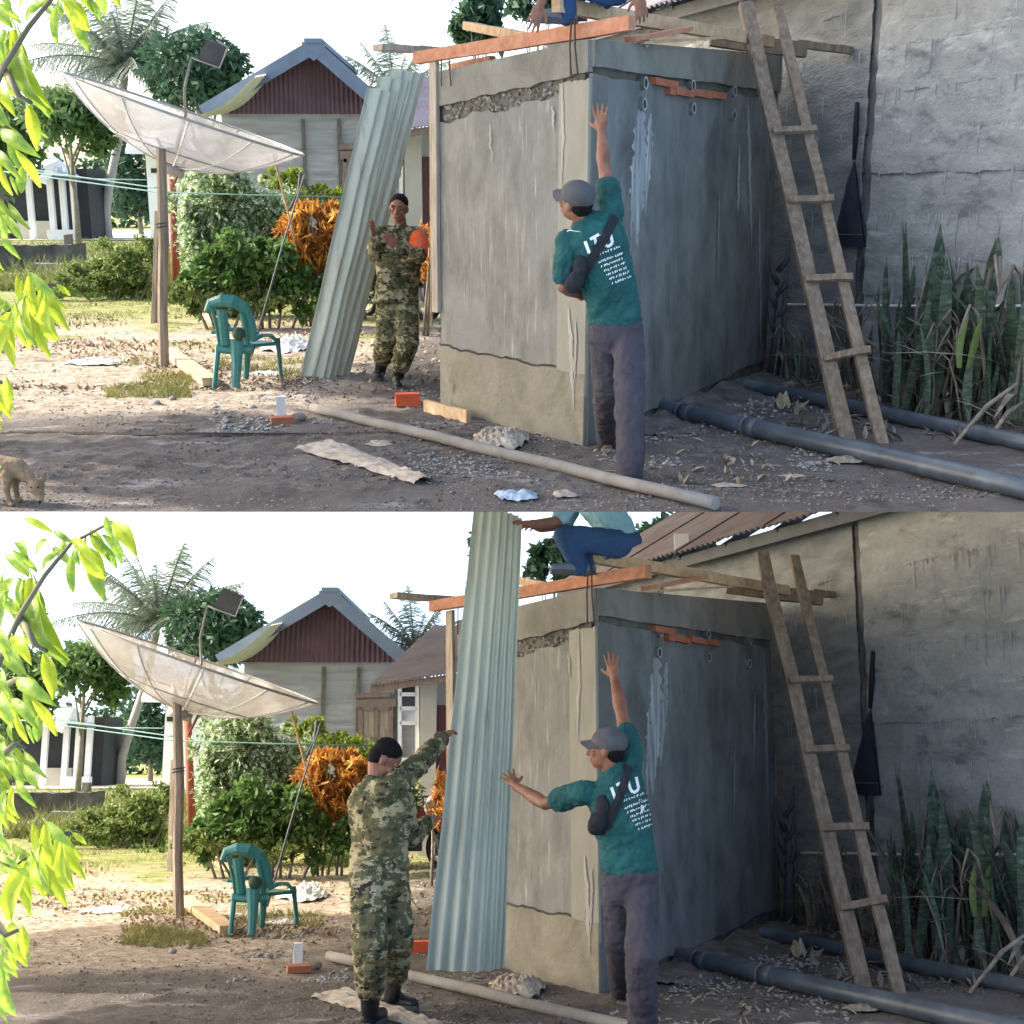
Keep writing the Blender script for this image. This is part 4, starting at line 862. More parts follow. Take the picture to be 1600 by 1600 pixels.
# ------------------------------------------------------------------ pipes, pole, debris
def crumple(S, name, label, cat, px, py, rx, ry, hz, m, seed, n=14, parts=None):
    """a crumpled sheet lying on the ground, rx, ry in metres"""
    b = S.g(px, py); g = random.Random(seed)
    def f(u, v):
        a, r = u * 2 * math.pi, v; w = 1 + .45 * mnoise.noise(Vector((math.cos(a) * 1.5, math.sin(a) * 1.5, seed)))
        x, y = rx * r * math.cos(a) * w, ry * r * math.sin(a) * w
        z = .008 + hz * .8 * (1 - r ** 2) * (.75 + .9 * abs(mnoise.noise(Vector((x * 11, y * 11, seed + 2))))) + hz * .55 * abs(mnoise.noise(Vector((x * 24, y * 24, seed + 7))))
        return b + Vector((x, y, z))
    q = MB(); q.grid(f, 40, n, False); return q.build(S, name, m, None, b, label=f'{label}, {UL(S)} yard', cat=cat)
def ground_things(S):
    U = UL(S) + ' yard'
    def pipe(name, label, a, b, r, m, cat, z=None, hollow=.85, n=14, collars=()):
        p, q = S.g(*a), S.g(*b); z = r if z is None else z; p.z = q.z = z; t = thing(S, name, f'{label}, {U}', cat, p)
        pts = [p.lerp(q, i / 6) for i in range(7)]; MB().tube(pts, r, n, hollow=hollow).build(S, 'pipe_body', m, t)
        for c in collars:
            c0 = p.lerp(q, c); d = (q - p).normalized(); MB().tube([c0, c0 + d * .12], r * 1.10, n).build(S, 'collar', m, t)
            MB().tube([c0 - d * .012, c0], r * 1.12, n).build(S, 'white_ring', pole_m, t)
        return t
    pipe('black_pipe', 'thick near black drain pipe lying from the man to the right edge', (1000, 641), (1680, 800), .062, pvc_dk, 'pipe', collars=(.14, .33))
    pipe('black_pipe', 'far black drain pipe lying along the snake plants', (1168, 612), (1680, 722), .055, pvc_dk, 'pipe')
    a, b = S.g(489, 645), S.g(1122, 800); a.z = b.z = .04
    if not S.top_yard: b = S.g(1300, 845); b.z = .04
    t = thing(S, 'grey_pole', f'long grey pole lying across the muddy foreground, {U}', 'pole', a); b2 = a.lerp(b, (S.g(800, 799, S.top_yard).y - a.y) / (b.y - a.y)) if S.top_yard else b
    MB().tube([a.lerp(b2, i / 10) + Vector((0, 0, .004 * math.sin(i * 2.1))) for i in range(11)], .036, 12).build(S, 'pole_body', pole_m, t)
    # bricks and blocks
    def blk(name, label, px, py, half, rz, m, cat, zoff=0, tilt=0):
        p = S.g(px, py); p.z += zoff; R = Matrix.Rotation(rz, 3, 'Z') @ Matrix.Rotation(tilt, 3, 'Y'); return MB().box(p + Vector((0, 0, half[2])), half, R, .003).build(S, name, m, None, p, label=f'{label}, {U}', cat=cat)
    blk('brick', 'bright orange brick lying on the gravel near the soldier', 637, 634, (.095, .05, .05), .15, brick_hot, 'brick')
    blk('brick', 'dull red brick half sunk under the white block', 441, 662, (.08, .05, .025), .3, brick_m, 'brick')
    blk('block', 'white block standing upright on a red brick', 440, 657, (.032, .03, .075), .2, block_w, 'block', .03)
    for i, (px, py, r, lb) in enumerate(((467, 656, .045, 'pale round stone right of the white block'), (395, 640, .03, 'small dark stone left of the white block'), (270, 625, .025, 'white pebble in front of the wooden post'), (245, 632, .028, 'flat pale pebble left of the plank'))):
        p = S.g(px, py); MB().sphere(p + Vector((0, 0, r * .5)), (r * 1.2, r, r * .8), 9, 6).build(S, 'stone', stone_m if i % 2 else rubble_m, None, p, label=f'{lb}, {U}', cat='stone')
    crumple(S, 'paper_sack', 'crumpled brown paper cement sack at the foot of the shed', 'sack', 783, 690, .20, .26, .10, sack_b, 3)
    p, q = S.g(497, 700), S.g(662, 757)
    def strip(u, v):
        c = p.lerp(q, u); dr = (q - p).normalized(); sd = Vector((-dr.y, dr.x, 0)); w = .17 * (1 - .62 * u) * (1 + .25 * mnoise.noise(Vector((u * 4, 2, 1))))
        o = c + sd * (v - .5) * 2 * w; o.z = .012 + .035 * abs(mnoise.noise(Vector((u * 9, v * 5, 3)))) + .03 * math.sin(math.pi * v); return o
    MB().grid(strip, 34, 10, False).build(S, 'sack_strip', sack_b, None, p, label=f'long torn brown sack strip on the bare soil, {U}', cat='sack')
    crumple(S, 'paper_scrap', 'small torn paper scrap above the long sack strip', 'paper', 592, 695, .10, .10, .02, sack_b, 5)
    crumple(S, 'paper_scrap', 'pale paper scrap right of the long sack strip', 'paper', 588, 722, .07, .06, .02, sack_w, 6)
    crumple(S, 'cloth_scrap', 'crumpled blue and grey scrap in front of the pole', 'scrap', 808, 778, .11, .11, .04, blue_scrap, 7)
    crumple(S, 'paper_scrap', 'tan torn scrap beside the blue one', 'paper', 882, 776, .08, .05, .03, sack_b, 8)
    crumple(S, 'paper_scrap', 'flat pale scrap on the soil left of the thick pipe', 'paper', 1135, 761, .09, .05, .015, sack_b, 9)
    crumple(S, 'paper_scrap', 'small pale scrap under the thick pipe', 'paper', 1240, 746, .09, .04, .012, sack_b, 10)
    crumple(S, 'dry_husk', 'pale dry husk lying below the thick black pipe', 'husk', 1325, 722, .13, .08, .035, stalk_m, 11)
    crumple(S, 'dry_leaf', 'large curled brown leaf hanging over the far pipe', 'leaf', 1222, 640, .07, .06, .16, dryleaf, 12)
    crumple(S, 'white_sack', 'flat white sacking on the sunny litter left of the post', 'sack', 152, 568, .33, .18, .05, sack_w, 13)
    crumple(S, 'white_sack', 'heap of white sacking behind the green chair', 'sack', 452, 545, .26, .5, .13, sack_w, 14)
    crumple(S, 'white_sack', 'flat white scrap by the chair front leg', 'sack', 415, 586, .17, .12, .03, sack_w, 15)
    a, b = S.g(262, 556), S.g(330, 606); MB().beam(a + Vector((0, 0, .05)), b + Vector((0, 0, .05)), .14, .07, wob=.006, n=4).build(S, 'log_plank', wood_tan, None, a, label=f'pale plank lying between the post and the chair, {U}', cat='plank')
    a, b = S.g(305, 490), S.g(340, 508); MB().beam(a + Vector((0, 0, .05)), b + Vector((0, 0, .05)), .12, .07, wob=.006, n=4).build(S, 'log_plank', wood_tan, None, a, label=f'small pale plank behind the green chair, {U}', cat='plank')

# ------------------------------------------------------------------ dish, posts, wires, chair, bike
def dish(S):
    U = UL(S) + ' yard'; d = 13.0
    tip_l, tip_r = S.P(92, 108, d + .3), S.P(471, 244, d - .35); c = (tip_l + tip_r) / 2
    pb = S.g(256, 574); t = thing(S, 'satellite_dish', f'large pale mesh satellite dish tilted on its post, {U}', 'satellite dish', S.P(268, 235, d))
    ax_x = (tip_r - tip_l).normalized(); R = (tip_r - tip_l).length / 2 * .87; c = c + ax_x * .09
    nn = Vector((.30, -.12, .95)); nn = (nn - ax_x * nn.dot(ax_x)).normalized(); ay = nn.cross(ax_x).normalized(); dep = .50
    # we look at it almost edge on, a little into the bowl
    tilt = Matrix.Rotation(math.radians(-6), 3, ax_x); nn = tilt @ nn; ay = tilt @ ay
    def f(r, a): return c + (ax_x * math.cos(a) + ay * math.sin(a)) * R * r - nn * dep * (1 - r * r)
    NS = 12
    for k in range(NS):
        a0, a1 = 2 * math.pi * k / NS, 2 * math.pi * (k + 1) / NS - .012; m = MB(); m.grid(lambda u, v: f(.06 + .94 * v, a0 + (a1 - a0) * u) , 5, 9); o = m.build(S, 'mesh_panel', dish_mesh_mat(), t)
    for k in range(NS):
        a = 2 * math.pi * k / NS; MB().tube([f(.05 + .95 * i / 8, a) - nn * .012 for i in range(9)], .008, 5).build(S, 'rib', mat('pale_rib', [(.45, .44, .42), (.56, .55, .53)], 6, .6), t)
    MB().tube([f(1, 2 * math.pi * i / 48) for i in range(49)], .014, 6).build(S, 'rim', metal_g, t)
    MB().tube([f(.55, 2 * math.pi * i / 36) - nn * .008 for i in range(37)], .007, 5).build(S, 'ring', metal_g, t)
    hub = f(0, 0); MB().tube([hub - nn * .1, hub + nn * .02], .13, 14).build(S, 'hub', metal_g, t)
    mast = S.P(288, 178, d); feed = S.P(299, 90, d - .1); MB().tube([hub, hub.lerp(S.P(290, 180, d), 1), S.P(288, 140, d), feed], [.02, .016, .014, .012], 7).build(S, 'feed_mast', mat('feed_wood', [(.20, .18, .15), (.32, .29, .25)], 5, .8), t)
    p0, p1, p2, p3 = S.P(323, 62, d - .2), S.P(357, 76, d - .2), S.P(340, 108, d - .1), S.P(308, 92, d - .1); MB().prism([p0, p1, p2, p3], (0, .03, .01)).build(S, 'feed_plate', dark_m, t)
    MB().tube([S.P(338, 62, d - .23), S.P(356, 74, d - .23), S.P(343, 106, d - .15), S.P(318, 97, d - .1), feed], .009, 6).build(S, 'feed_bracket', metal_g, t)
    m1, m2 = S.P(268, 232, d), S.P(268, 258, d); MB().tube([hub - nn * .08, (hub + m1) / 2 - nn * .02, m1], .05, 8).build(S, 'mount', rust_m, t); MB().tube([S.P(290, 250, d - .1), S.P(270, 290, d - .1)], .015, 6).build(S, 'stay', rust_m, t); MB().tube([S.P(245, 215, d), S.P(262, 255, d)], .02, 6).build(S, 'stay', metal_g, t)
    # weathered post and red pole
    tp = S.P(252, 232, pb.y); ob = thing(S, 'wooden_post', f'weathered grey wooden post standing under the dish, {U}', 'post', pb)
    pb2 = pb + Vector((0, 0, -.1)); MB().tube([pb2, pb2.lerp(tp, .3) + Vector((-.01, 0, 0)), pb2.lerp(tp, .6) + Vector((.012, 0, 0)), tp], [.055, .05, .052, .045], 7, smooth=False).build(S, 'post_body', post_m, ob)
    q = S.g(243, 505); q2 = S.P(247, 330, q.y); MB().tube([q, q2], [.07, .05], 6, smooth=False).build(S, 'brace', post_m, ob)
    MB().tube([tp.lerp(pb, .36) + Vector((.06 * math.cos(i * .8), .06 * math.sin(i * .8), .004 * i)) for i in range(18)], .006, 4).build(S, 'wire_tie', dark_m, ob)
    rb = S.g(276, 460); rt = S.P(267, 236, rb.y); MB().tube([rb, rb.lerp(rt, .5), rt], [.075, .07, .065], 12).build(S, 'red_pole', rust_m, None, rb, label=f'rusty red steel pole right behind the wooden post, {U}', cat='pole')
def dish_mesh_mat():
    if 'dish_mesh' in MATS: return MATS['dish_mesh']
    m = mat('dish_mesh', [(.40, .37, .32), (.58, .55, .50), (.70, .68, .65)], 2.4, .9, .3, 40, transl=.4, spec=.1)
    nt = m.node_tree; N = nt.nodes; L = nt.links; out = N['Material Output']; src = out.inputs['Surface'].links[0].from_socket
    tr = N.new('ShaderNodeBsdfTransparent'); mx = N.new('ShaderNodeMixShader'); tc = N.new('ShaderNodeTexCoord'); nz = N.new('ShaderNodeTexNoise'); nz.inputs['Scale'].default_value = 3.2; nz.inputs['Detail'].default_value = 8; nz.inputs['Roughness'].default_value = .7; mr = N.new('ShaderNodeMapRange'); mr.inputs['From Min'].default_value = .35; mr.inputs['From Max'].default_value = .65; mr.inputs['To Min'].default_value = .58; mr.inputs['To Max'].default_value = .88
    L.new(tc.outputs['Object'], nz.inputs['Vector']); L.new(nz.outputs['Fac'], mr.inputs['Value']); L.new(mr.outputs[0], mx.inputs[0])     # fine perforated mesh, about half open, clogged in places
    L.new(tr.outputs[0], mx.inputs[1]); L.new(src, mx.inputs[2]); L.new(mx.outputs[0], out.inputs['Surface']); return m
def sticks_wires(S):
    U = UL(S) + ' yard'
    def stick(name, label, pts, r, m, cat):
        return MB().tube(pts, r, 7).build(S, name, m, None, pts[0], label=f'{label}, {U}', cat=cat)
    a = S.g(484, 478); a.z = 0; stick('bamboo_pole', 'thin leaning bamboo pole below the right dish rim', [a, a.lerp(S.P(428, 243, 13.2), .5) + Vector((.01, 0, 0)), S.P(428, 243, 13.2)], [.018, .016, .012], wood_tan, 'pole')
    a = S.g(392, 560); stick('thin_stick', 'thin dark stick leaning over the back of the chair', [a, a.lerp(S.P(476, 272, 15.0), .55) + Vector((0, 0, .04)), S.P(476, 272, 15.0)], [.014, .011, .010], dark_m, 'stick')
    dw = 15.0; p = S.P(470, 268, dw); stick('wire_prop', 'dark forked stick propping the clothes wire', [S.P(452, 330, dw), S.P(466, 300, dw), p], .016, dark_m, 'stick'); stick('wire_prop', 'short dark prong of the wire prop', [S.P(466, 272, dw), S.P(484, 298, dw)], .014, dark_m, 'stick')
    for i, pts in enumerate((((-40, 262), (120, 283), (245, 300), (400, 305), (560, 308)), ((-40, 250), (120, 276), (240, 293), (250, 294)), ((40, 268), (150, 280), (230, 281)))):
        stick('clothes_wire', ['long green clothes wire from the left trees to the leaning sheet', 'upper thin wire slung to the wooden post', 'short faint wire in front of the far house'][i], [S.P(x, y, dw + .3 * i + (1.5 if x < 200 else 0)) for x, y in pts], .008, mat('green_wire', [(.10, .22, .2), (.2, .32, .3)], 4, .6), 'wire')
def chair(S):
    U = UL(S) + ' yard'; b = S.g(372, 606); t = thing(S, 'plastic_armchair', f'worn green plastic armchair seen from behind on the yard, {U}', 'chair', b)
    k = b.y; X = lambda px, py, dd=0: S.P(px, py, k + dd)
    def slab(name, pts, w, th=.012, nrm=(0, -1, .1)):
        m = MB(); n = len(pts); nrm_ = Vector(nrm).normalized(); vs = []; fs = []
        for i, p in enumerate(pts):
            d = (pts[min(i + 1, n - 1)] - pts[max(i - 1, 0)]).normalized(); s = d.cross(nrm_).normalized(); ww = w[i] if hasattr(w, '__len__') else w
            vs += [p - s * ww / 2, p - s * ww * .2 + nrm_ * th * 1.4, p + s * ww * .2 + nrm_ * th * 1.4, p + s * ww / 2, p + s * ww / 2 - nrm_ * th, p - s * ww / 2 - nrm_ * th]
        for i in range(n - 1):
            for q in range(6): fs.append((6 * i + q, 6 * i + (q + 1) % 6, 6 * i + 6 + (q + 1) % 6, 6 * i + 6 + q))
        fs += [tuple(reversed(range(6))), tuple(range(6 * n - 6, 6 * n))]; m.add(vs, fs, False); return m.build(S, name, green_pl, t)
    # curved top of the backrest and its slats
    slab('backrest_top', [X(322, 488, -.02), X(328, 474, -.06), X(345, 469, -.1), X(364, 471, -.1), X(380, 480, -.06), X(390, 500, -.02), X(396, 530, .0)], [.05, .08, .10, .11, .10, .09, .08])
    slab('backrest_slat', [X(346, 484, -.08), X(349, 510, -.06), X(352, 540, -.02)], [.09, .085, .085])
    slab('backrest_slat', [X(378, 490, -.06), X(384, 515, -.04), X(386, 540, -.01)], [.05, .045, .05])
    slab('backrest_slat', [X(330, 480, -.05), X(338, 510, -.03), X(343, 540, 0)], [.03, .028, .03])
    s = MB(); s.prism([X(340, 538, .0), X(392, 538, .0), X(436, 534, .36), X(385, 530, .42)], (0, 0, -.03)); s.build(S, 'seat', green_pl, t)
    slab('seat_skirt', [X(338, 545, -.01), X(365, 548, -.03), X(394, 545, -.01)], .07)
    slab('leg', [X(341, 538, .0), X(338, 570, -.03), X(334, 612, -.06)], [.05, .045, .04])
    slab('leg', [X(370, 530, -.04), X(370, 565, -.06), X(368, 606, -.08)], [.12, .09, .065])
    slab('leg', [X(388, 535, .1), X(386, 560, .2), X(384, 592, .25)], [.07, .06, .05])
    slab('leg', [X(433, 528, .36), X(436, 555, .42), X(439, 588, .48)], [.05, .04, .035])
    slab('armrest', [X(392, 532, .05), X(408, 524, .15), X(424, 524, .3), X(434, 534, .38)], .055, nrm=(0, -.2, 1))
    slab('armrest', [X(334, 520, .05), X(350, 515, .25), X(372, 514, .42)], .055, nrm=(0, -.2, 1))
    c = X(373, 522, -.07); MB().sphere(c, .056, 14, 10).build(S, 'ball', ball_m, None, c, label=f'dark green ball wedged in the back of the chair, {U}', cat='ball')
def motorbike(S):
    d = 17.5; U = UL(S) + ' yard'; f0 = S.P(666, 460, d); f0.z = 0; r0 = S.P(598, 440, d + .55); r0.z = 0
    t = thing(S, 'motorcycle', f'dark red and black motorcycle parked behind the soldier, {U}', 'motorcycle', f0); ax = (f0 - r0).normalized(); sd = ax.cross(Vector((0, 0, 1))); r0 = f0 - ax * 1.22
    for c in (f0, r0):
        cc = c + Vector((0, 0, .28)); pts = [cc + (ax * math.cos(a) + Vector((0, 0, 1)) * math.sin(a)) * .25 for a in [2 * math.pi * i / 20 for i in range(21)]]
        w = MB().tube(pts, .045, 8).build(S, 'wheel', black_r, t); ri = MB().tube([cc + (p - cc) * .78 for p in pts], .018, 6).build(S, 'rim', metal_g, w)
        sp = MB()
        for q in range(8): sp.tube([cc, cc + (pts[int(q * 2.5)] - cc) * .8], .006, 4)
        sp.tube([cc - sd * .06, cc + sd * .06], .04, 10); sp.build(S, 'spokes', metal_g, w)
    u = Vector((0, 0, 1)); st = f0 - ax * .28 + u * .86
    for s_ in (-1, 1): MB().tube([f0 + u * .28 + sd * s_ * .07, st + sd * s_ * .07], .022, 7).build(S, 'fork', metal_g, t)
    MB().tube([st + u * .08 - sd * .34 - ax * .1, st + u * .1 - sd * .12, st + u * .1 + sd * .12, st + u * .08 + sd * .34 - ax * .1], .014, 7).build(S, 'handlebar', black_r, t)
    MB().sphere(st + ax * .10 + u * .02, (.10, .09, .10)).build(S, 'headlight', metal_g, t)
    for s_ in (-1, 1): m = MB(); m.tube([st + sd * s_ * .26 + u * .1, st + sd * s_ * .3 + u * .3], .007, 5); m.sphere(st + sd * s_ * .31 + u * .33, (.06, .02, .04)); m.build(S, 'mirror', black_r, t)
    b = MB(); mid = (f0 + r0) / 2; 
    b.tube([st - ax * .02 - u * .05, mid + u * .62 + ax * .1, mid + u * .66 - ax * .1], [.09, .13, .10], 10); b.build(S, 'fuel_tank', red_paint, t)
    m = MB(); m.tube([mid + u * .70 + ax * .02, mid + u * .70 - ax * .35, mid + u * .76 - ax * .62], [.09, .12, .08], 10); m.build(S, 'seat', black_r, t)
    m = MB(); m.box(mid + u * .36, (.16, .12, .14)); m.tube([mid + u * .3, r0 + u * .28], .04, 8); m.tube([st, mid + u * .3], .03, 8); m.tube([mid + u * .3, mid + u * .66 - ax * .5], .03, 8); m.build(S, 'engine', dark_m, t)
    m = MB(); m.grid(lambda a, v: f0 + u * .28 + (ax * math.cos(.2 + a * 2.4) + u * math.sin(.2 + a * 2.4)) * .32 + sd * (v - .5) * .12, 12, 2); m.build(S, 'front_mudguard', red_paint, t)
    m = MB(); m.grid(lambda a, v: r0 + u * .28 + (ax * math.cos(.5 + a * 2.4) + u * math.sin(.5 + a * 2.4)) * .33 + sd * (v - .5) * .14, 12, 2); m.build(S, 'rear_mudguard', red_paint, t)
    MB().tube([mid + u * .2 + sd * .14, r0 + u * .25 + sd * .15], [.03, .045], 8).build(S, 'exhaust', metal_g, t)

# ------------------------------------------------------------------ hanging leafy branch at the left
LF = []
def near_leaf_mesh(seed, m):
    g = random.Random(seed); n = 9; vs = []; bend = g.uniform(.08, .28)
    for i in range(n + 1):
        t = i / n; w = .155 * math.sin(math.pi * min(1, t * .93 + .04)) ** .85 * (1 - .25 * t) + .004
        wav = .018 * math.sin(9 * t + seed)
        c = Vector((0, bend * math.sin(math.pi * t), -t))
        vs += [c + Vector((-w, .05 * 1 + wav, 0)), c + Vector((-w * .5, .012 + wav * .5, 0)), c, c + Vector((w * .5, .012 - wav * .5, 0)), c + Vector((w, .05 - wav, 0))]
    q = MB(); q.add(vs, [(5 * i + k, 5 * i + k + 1, 5 * i + k + 6, 5 * i + k + 5) for i in range(n) for k in range(4)], True)
    q.tube([(0, 0, .12), (0, .0, 0), (0, bend * math.sin(math.pi * .5) - .004, -.5), (0, -.002, -.97)], [.012, .010, .007, .002], 5); return q.mesh('leaf', m)
LEAVES = [((25, 45), (84, 172)), ((100, 5), (140, 46)), ((118, 0), (128, 55)), ((72, 2), (44, 32)), ((95, -5), (98, 28)), ((14, 62), (4, 118)), ((20, 68), (22, 120)), ((52, 100), (42, 150)), ((50, 158), (76, 214)), ((44, 165), (58, 235)), ((2, 205), (62, 246)), ((24, 235), (62, 292)), ((36, 258), (34, 300)), ((0, 258), (20, 304)), ((-4, 308), (32, 372)), ((14, 318), (48, 358)), ((0, 362), (32, 404)), ((-4, 372), (6, 420)),
          ((60, 448), (108, 516)), ((54, 458), (80, 556)), ((44, 452), (62, 500)), ((74, 444), (104, 482)), ((38, 470), (26, 572)), ((30, 488), (46, 545)), ((-4, 498), (40, 518)), ((88, 444), (110, 462)), ((-4, 462), (26, 492)), ((-6, 585), (18, 652)), ((-2, 598), (22, 624)), ((4, 618), (25, 642)), ((-10, 622), (4, 658)), ((30, 28), (-5, 2)), ((0, 52), (20, 88)), ((-8, 78), (14, 134)), ((-4, 138), (24, 182)), ((4, 178), (42, 232)), ((148, -40), (188, 12)), ((150, -38), (168, 4)), ((120, -20), (156, 30)), ((90, -8), (60, -28)), ((-20, 40), (-6, 100)), ((-30, 120), (-8, 170)), ((-24, 200), (2, 262)), ((-30, 300), (-4, 340)), ((-28, 400), (-8, 470)), ((-30, 520), (-4, 560)), ((-20, 660), (2, 728)), ((-24, 690), (-12, 740)), ((10, 590), (14, 640)), ((66, 452), (92, 530)), ((8, 475), (-8, 520)), ((58, 0), (88, 30)), ((34, 50), (52, 108)), ((10, 120), (34, 150)), ((-2, 330), (12, 372))]
BRANCHES = [[(-60, 250), (-14, 150), (6, 104), (45, 42), (86, -8), (150, -42)], [(-60, 520), (0, 498), (36, 474), (72, 448), (96, 442)], [(-60, 240), (-20, 215), (10, 200), (40, 225)], [(-60, 360), (-20, 320), (0, 305), (14, 312)], [(-60, 640), (-16, 605), (4, 596)], [(6, 104), (30, 150), (48, 160)]]
def leafy_branch(S):
    U = UL(S) + ' yard'; d = 3.0; base = S.P(-330, 560, d + .4); base.z = .0
    if not LF:
        for i in range(4): LF.append(near_leaf_mesh(i, leaf_near))
        for i in range(3): LF.append(near_leaf_mesh(i + 10, leaf_near2))
    t = thing(S, 'leafy_tree', f'tree reaching in from the left with drooping bright yellow green leaves, {U}', 'tree', base); g = random.Random(9)
    m = MB(); hub = S.P(-140, 420, d + .2); m.tube([base, base.lerp(hub, .5) + Vector((-.06, 0, 0)), hub, S.P(-120, 100, d + .2)], [.07, .06, .045, .02], 8); m.build(S, 'trunk', bark_m, t)
    for br in BRANCHES:
        pts = [hub if br[0][0] == -60 else S.P(*br[0], d)] + [S.P(x, y, d + g.uniform(-.08, .08)) for x, y in br[1:]]; MB().tube(pts, [.010 * (1 - .75 * i / len(pts)) for i in range(len(pts))], 6).build(S, 'branch', mat('twig_bark', [(.10, .09, .06), (.18, .16, .10)], 8, .9), t)
    extra = []
    for i in range(110):
        a, b = LEAVES[g.randrange(len(LEAVES))]; ox, oy = g.uniform(-34, 8), g.uniform(-22, 22); k_ = g.uniform(.6, 1.0)
        extra.append(((a[0] + ox, a[1] + oy), (a[0] + ox + (b[0] - a[0]) * k_ + g.uniform(-16, 16), a[1] + oy + (b[1] - a[1]) * k_ + g.uniform(-8, 12))))
    for (a, b) in LEAVES + extra:
        dd = d + g.uniform(-.22, .22); p, q = S.P(*a, dd), S.P(*b, dd + g.uniform(-.06, .06)); z = (p - q); L = z.length; z = z.normalized()
        yv = Vector((g.uniform(-.5, .5), -1, g.uniform(-.2, .5))); yv = (yv - z * yv.dot(z)).normalized(); xv = yv.cross(z)
        R = Matrix((xv, yv, z)).transposed().to_4x4(); M4 = Matrix.Translation(p) @ R @ Matrix.Diagonal((L * g.uniform(.72, 1.15), L, L * 1.02, 1))
        low = a[1] > 430 and a[0] > 20
        me = LF[4 + g.randrange(3)] if (g.random() < (.75 if low else .35)) else LF[g.randrange(4)]
        link_mesh(S, 'leaf', me, t, mat4=M4)
def added_shade_tree():
    """tree added left of the upper yard, out of the picture, shaped to shade the foreground"""
    S = SA; b = Vector((-7.4, 9.0, 0)); t = thing(S, 'added_shade_tree', 'broad unseen tree added to shade the upper yard from the left', 'tree', b); bl = []; g = random.Random(3)
    for i in range(26): bl.append(((-7.6 + g.uniform(-2.6, 2.4), 9.2 + g.uniform(-2.6, 1.4), 5.6 + g.uniform(-1.6, 1.8)), (1.25, 1.25, .9), 620))
    for i in range(26): bl.append(((-7.2 + g.uniform(-1.6, 1.6), 11.2 + g.uniform(-3.4, 2.6), 9.0 + g.uniform(-1.3, 1.4)), (1.3, 1.3, 1.0), 620))
    for i in range(40): bl.append(((-6.9 + g.uniform(-1.3, 1.5), 9.6 + g.uniform(-2.6, 5.0), 8.2 + g.uniform(-1.6, 2.6)), (1.2, 1.2, 1.0), 700))
    for i in range(8): bl.append(((-7.1 + g.uniform(-.5, .5), 12.9 + g.uniform(-1.0, .8), 4.6 + g.uniform(-.5, .8)), (.8, .8, .7), 500))
    bl = [q for q in bl if not (q[0][1] - .39 * q[0][2] < 9.2 and q[0][0] + 1.43 * q[0][2] < -1.2)]  # lobes left out where sun should reach the left foreground
    tr = MB(); tr.tube([b, b + Vector((.1, 0, 2.2)), b + Vector((-.1, .2, 5.2)), b + Vector((.1, 1.2, 9))], [.26, .2, .12, .05], 10)
    for q in bl[:9]: tr.tube([b + Vector((.05, 0, 2.4)), Vector(q[0]).lerp(b + Vector((0, 0, 3)), .5), q[0]], [.1, .07, .03], 6)
    tr.build(S, 'trunk', bark_m, t)
    C = blob_points(bl, 5, .2) - np.array(b); link_mesh(S, 'crown', leaves_mesh('crown', C, .36, leaf_far2, .8, 8, .6), t)
# ------------------------------------------------------------------ people, animals, sheets
CL = {}
def clouds(size):
    if size not in CL:
        t = bpy.data.textures.new('folds', 'CLOUDS'); t.noise_scale = size; t.noise_depth = 2; CL[size] = t
    return CL[size]
def capsule(mb, p0, p1, r0, r1, n=14):
    p0, p1 = Vector(p0), Vector(p1); d = (p1 - p0); L = d.length
    if L < 1e-5: mb.sphere(p0, r0, n, 8); return
    d /= L; pts = []; rr = []
    for i in range(5):
        a = math.pi / 2 * (1 - i / 4); pts.append(p0 - d * r0 * math.sin(a)); rr.append(max(.0008, r0 * math.cos(a)))
    for i in range(5):
        a = math.pi / 2 * i / 4; pts.append(p1 + d * r1 * math.sin(a)); rr.append(max(.0008, r1 * math.cos(a)))
    mb.tube(pts, rr, n)
def loft(mb, rings, n=20):
    """rings: (centre, right, forward, half width, half depth); a closed tube with rounded ends"""
    vs = []; fs = []
    for (c, r, f, hw, hd) in rings:
        for k in range(n):
            a = 2 * math.pi * k / n; ca, sa = math.cos(a), math.sin(a)
            ca = math.copysign(abs(ca) ** .85, ca); sa = math.copysign(abs(sa) ** .85, sa); vs.append(Vector(c) + Vector(r) * hw * ca + Vector(f) * hd * sa)
    for i in range(len(rings) - 1):
        for k in range(n): fs.append((i * n + k, i * n + (k + 1) % n, (i + 1) * n + (k + 1) % n, (i + 1) * n + k))
    fs.append(tuple(reversed(range(n)))); fs.append(tuple((len(rings) - 1) * n + k for k in range(n))); mb.add(vs, fs, True)
def organic(S, mb, name, m, parent, voxel, smooth=3, fold=0, fsize=.06, loc=None, **kw):
    o = mb.build(S, name, m, parent, loc, **kw)
    r = o.modifiers.new('skin', 'REMESH'); r.mode = 'VOXEL'; r.voxel_size = voxel; r.use_smooth_shade = True
    s = o.modifiers.new('smooth', 'SMOOTH'); s.factor = .5; s.iterations = smooth
    if fold:
        for k, (a, b) in enumerate(((fold, fsize), (fold * .45, fsize * .4))):
            d = o.modifiers.new('fold', 'DISPLACE'); d.texture = clouds(b); d.strength = a; d.mid_level = .5; d.texture_coords = 'LOCAL'
    return o
def cling(S, o, target, root, off=.004):
    """lay flat print or a strap on the real cloth surface"""
    from mathutils.bvhtree import BVHTree
    key = target.name
    if key not in CACHE:
        bpy.context.view_layer.update(); CACHE[key] = BVHTree.FromObject(target, bpy.context.evaluated_depsgraph_get())
    bv = CACHE[key]; eye = Vector((0, 0, H)) - LOC[root.name]
    for v in o.data.vertices:
        d = (v.co - eye).normalized(); h, nm, i, ds = bv.ray_cast(eye, d)
        if h is None: h, nm, i, ds = bv.find_nearest(v.co)
        v.co = h - d * off
    return o
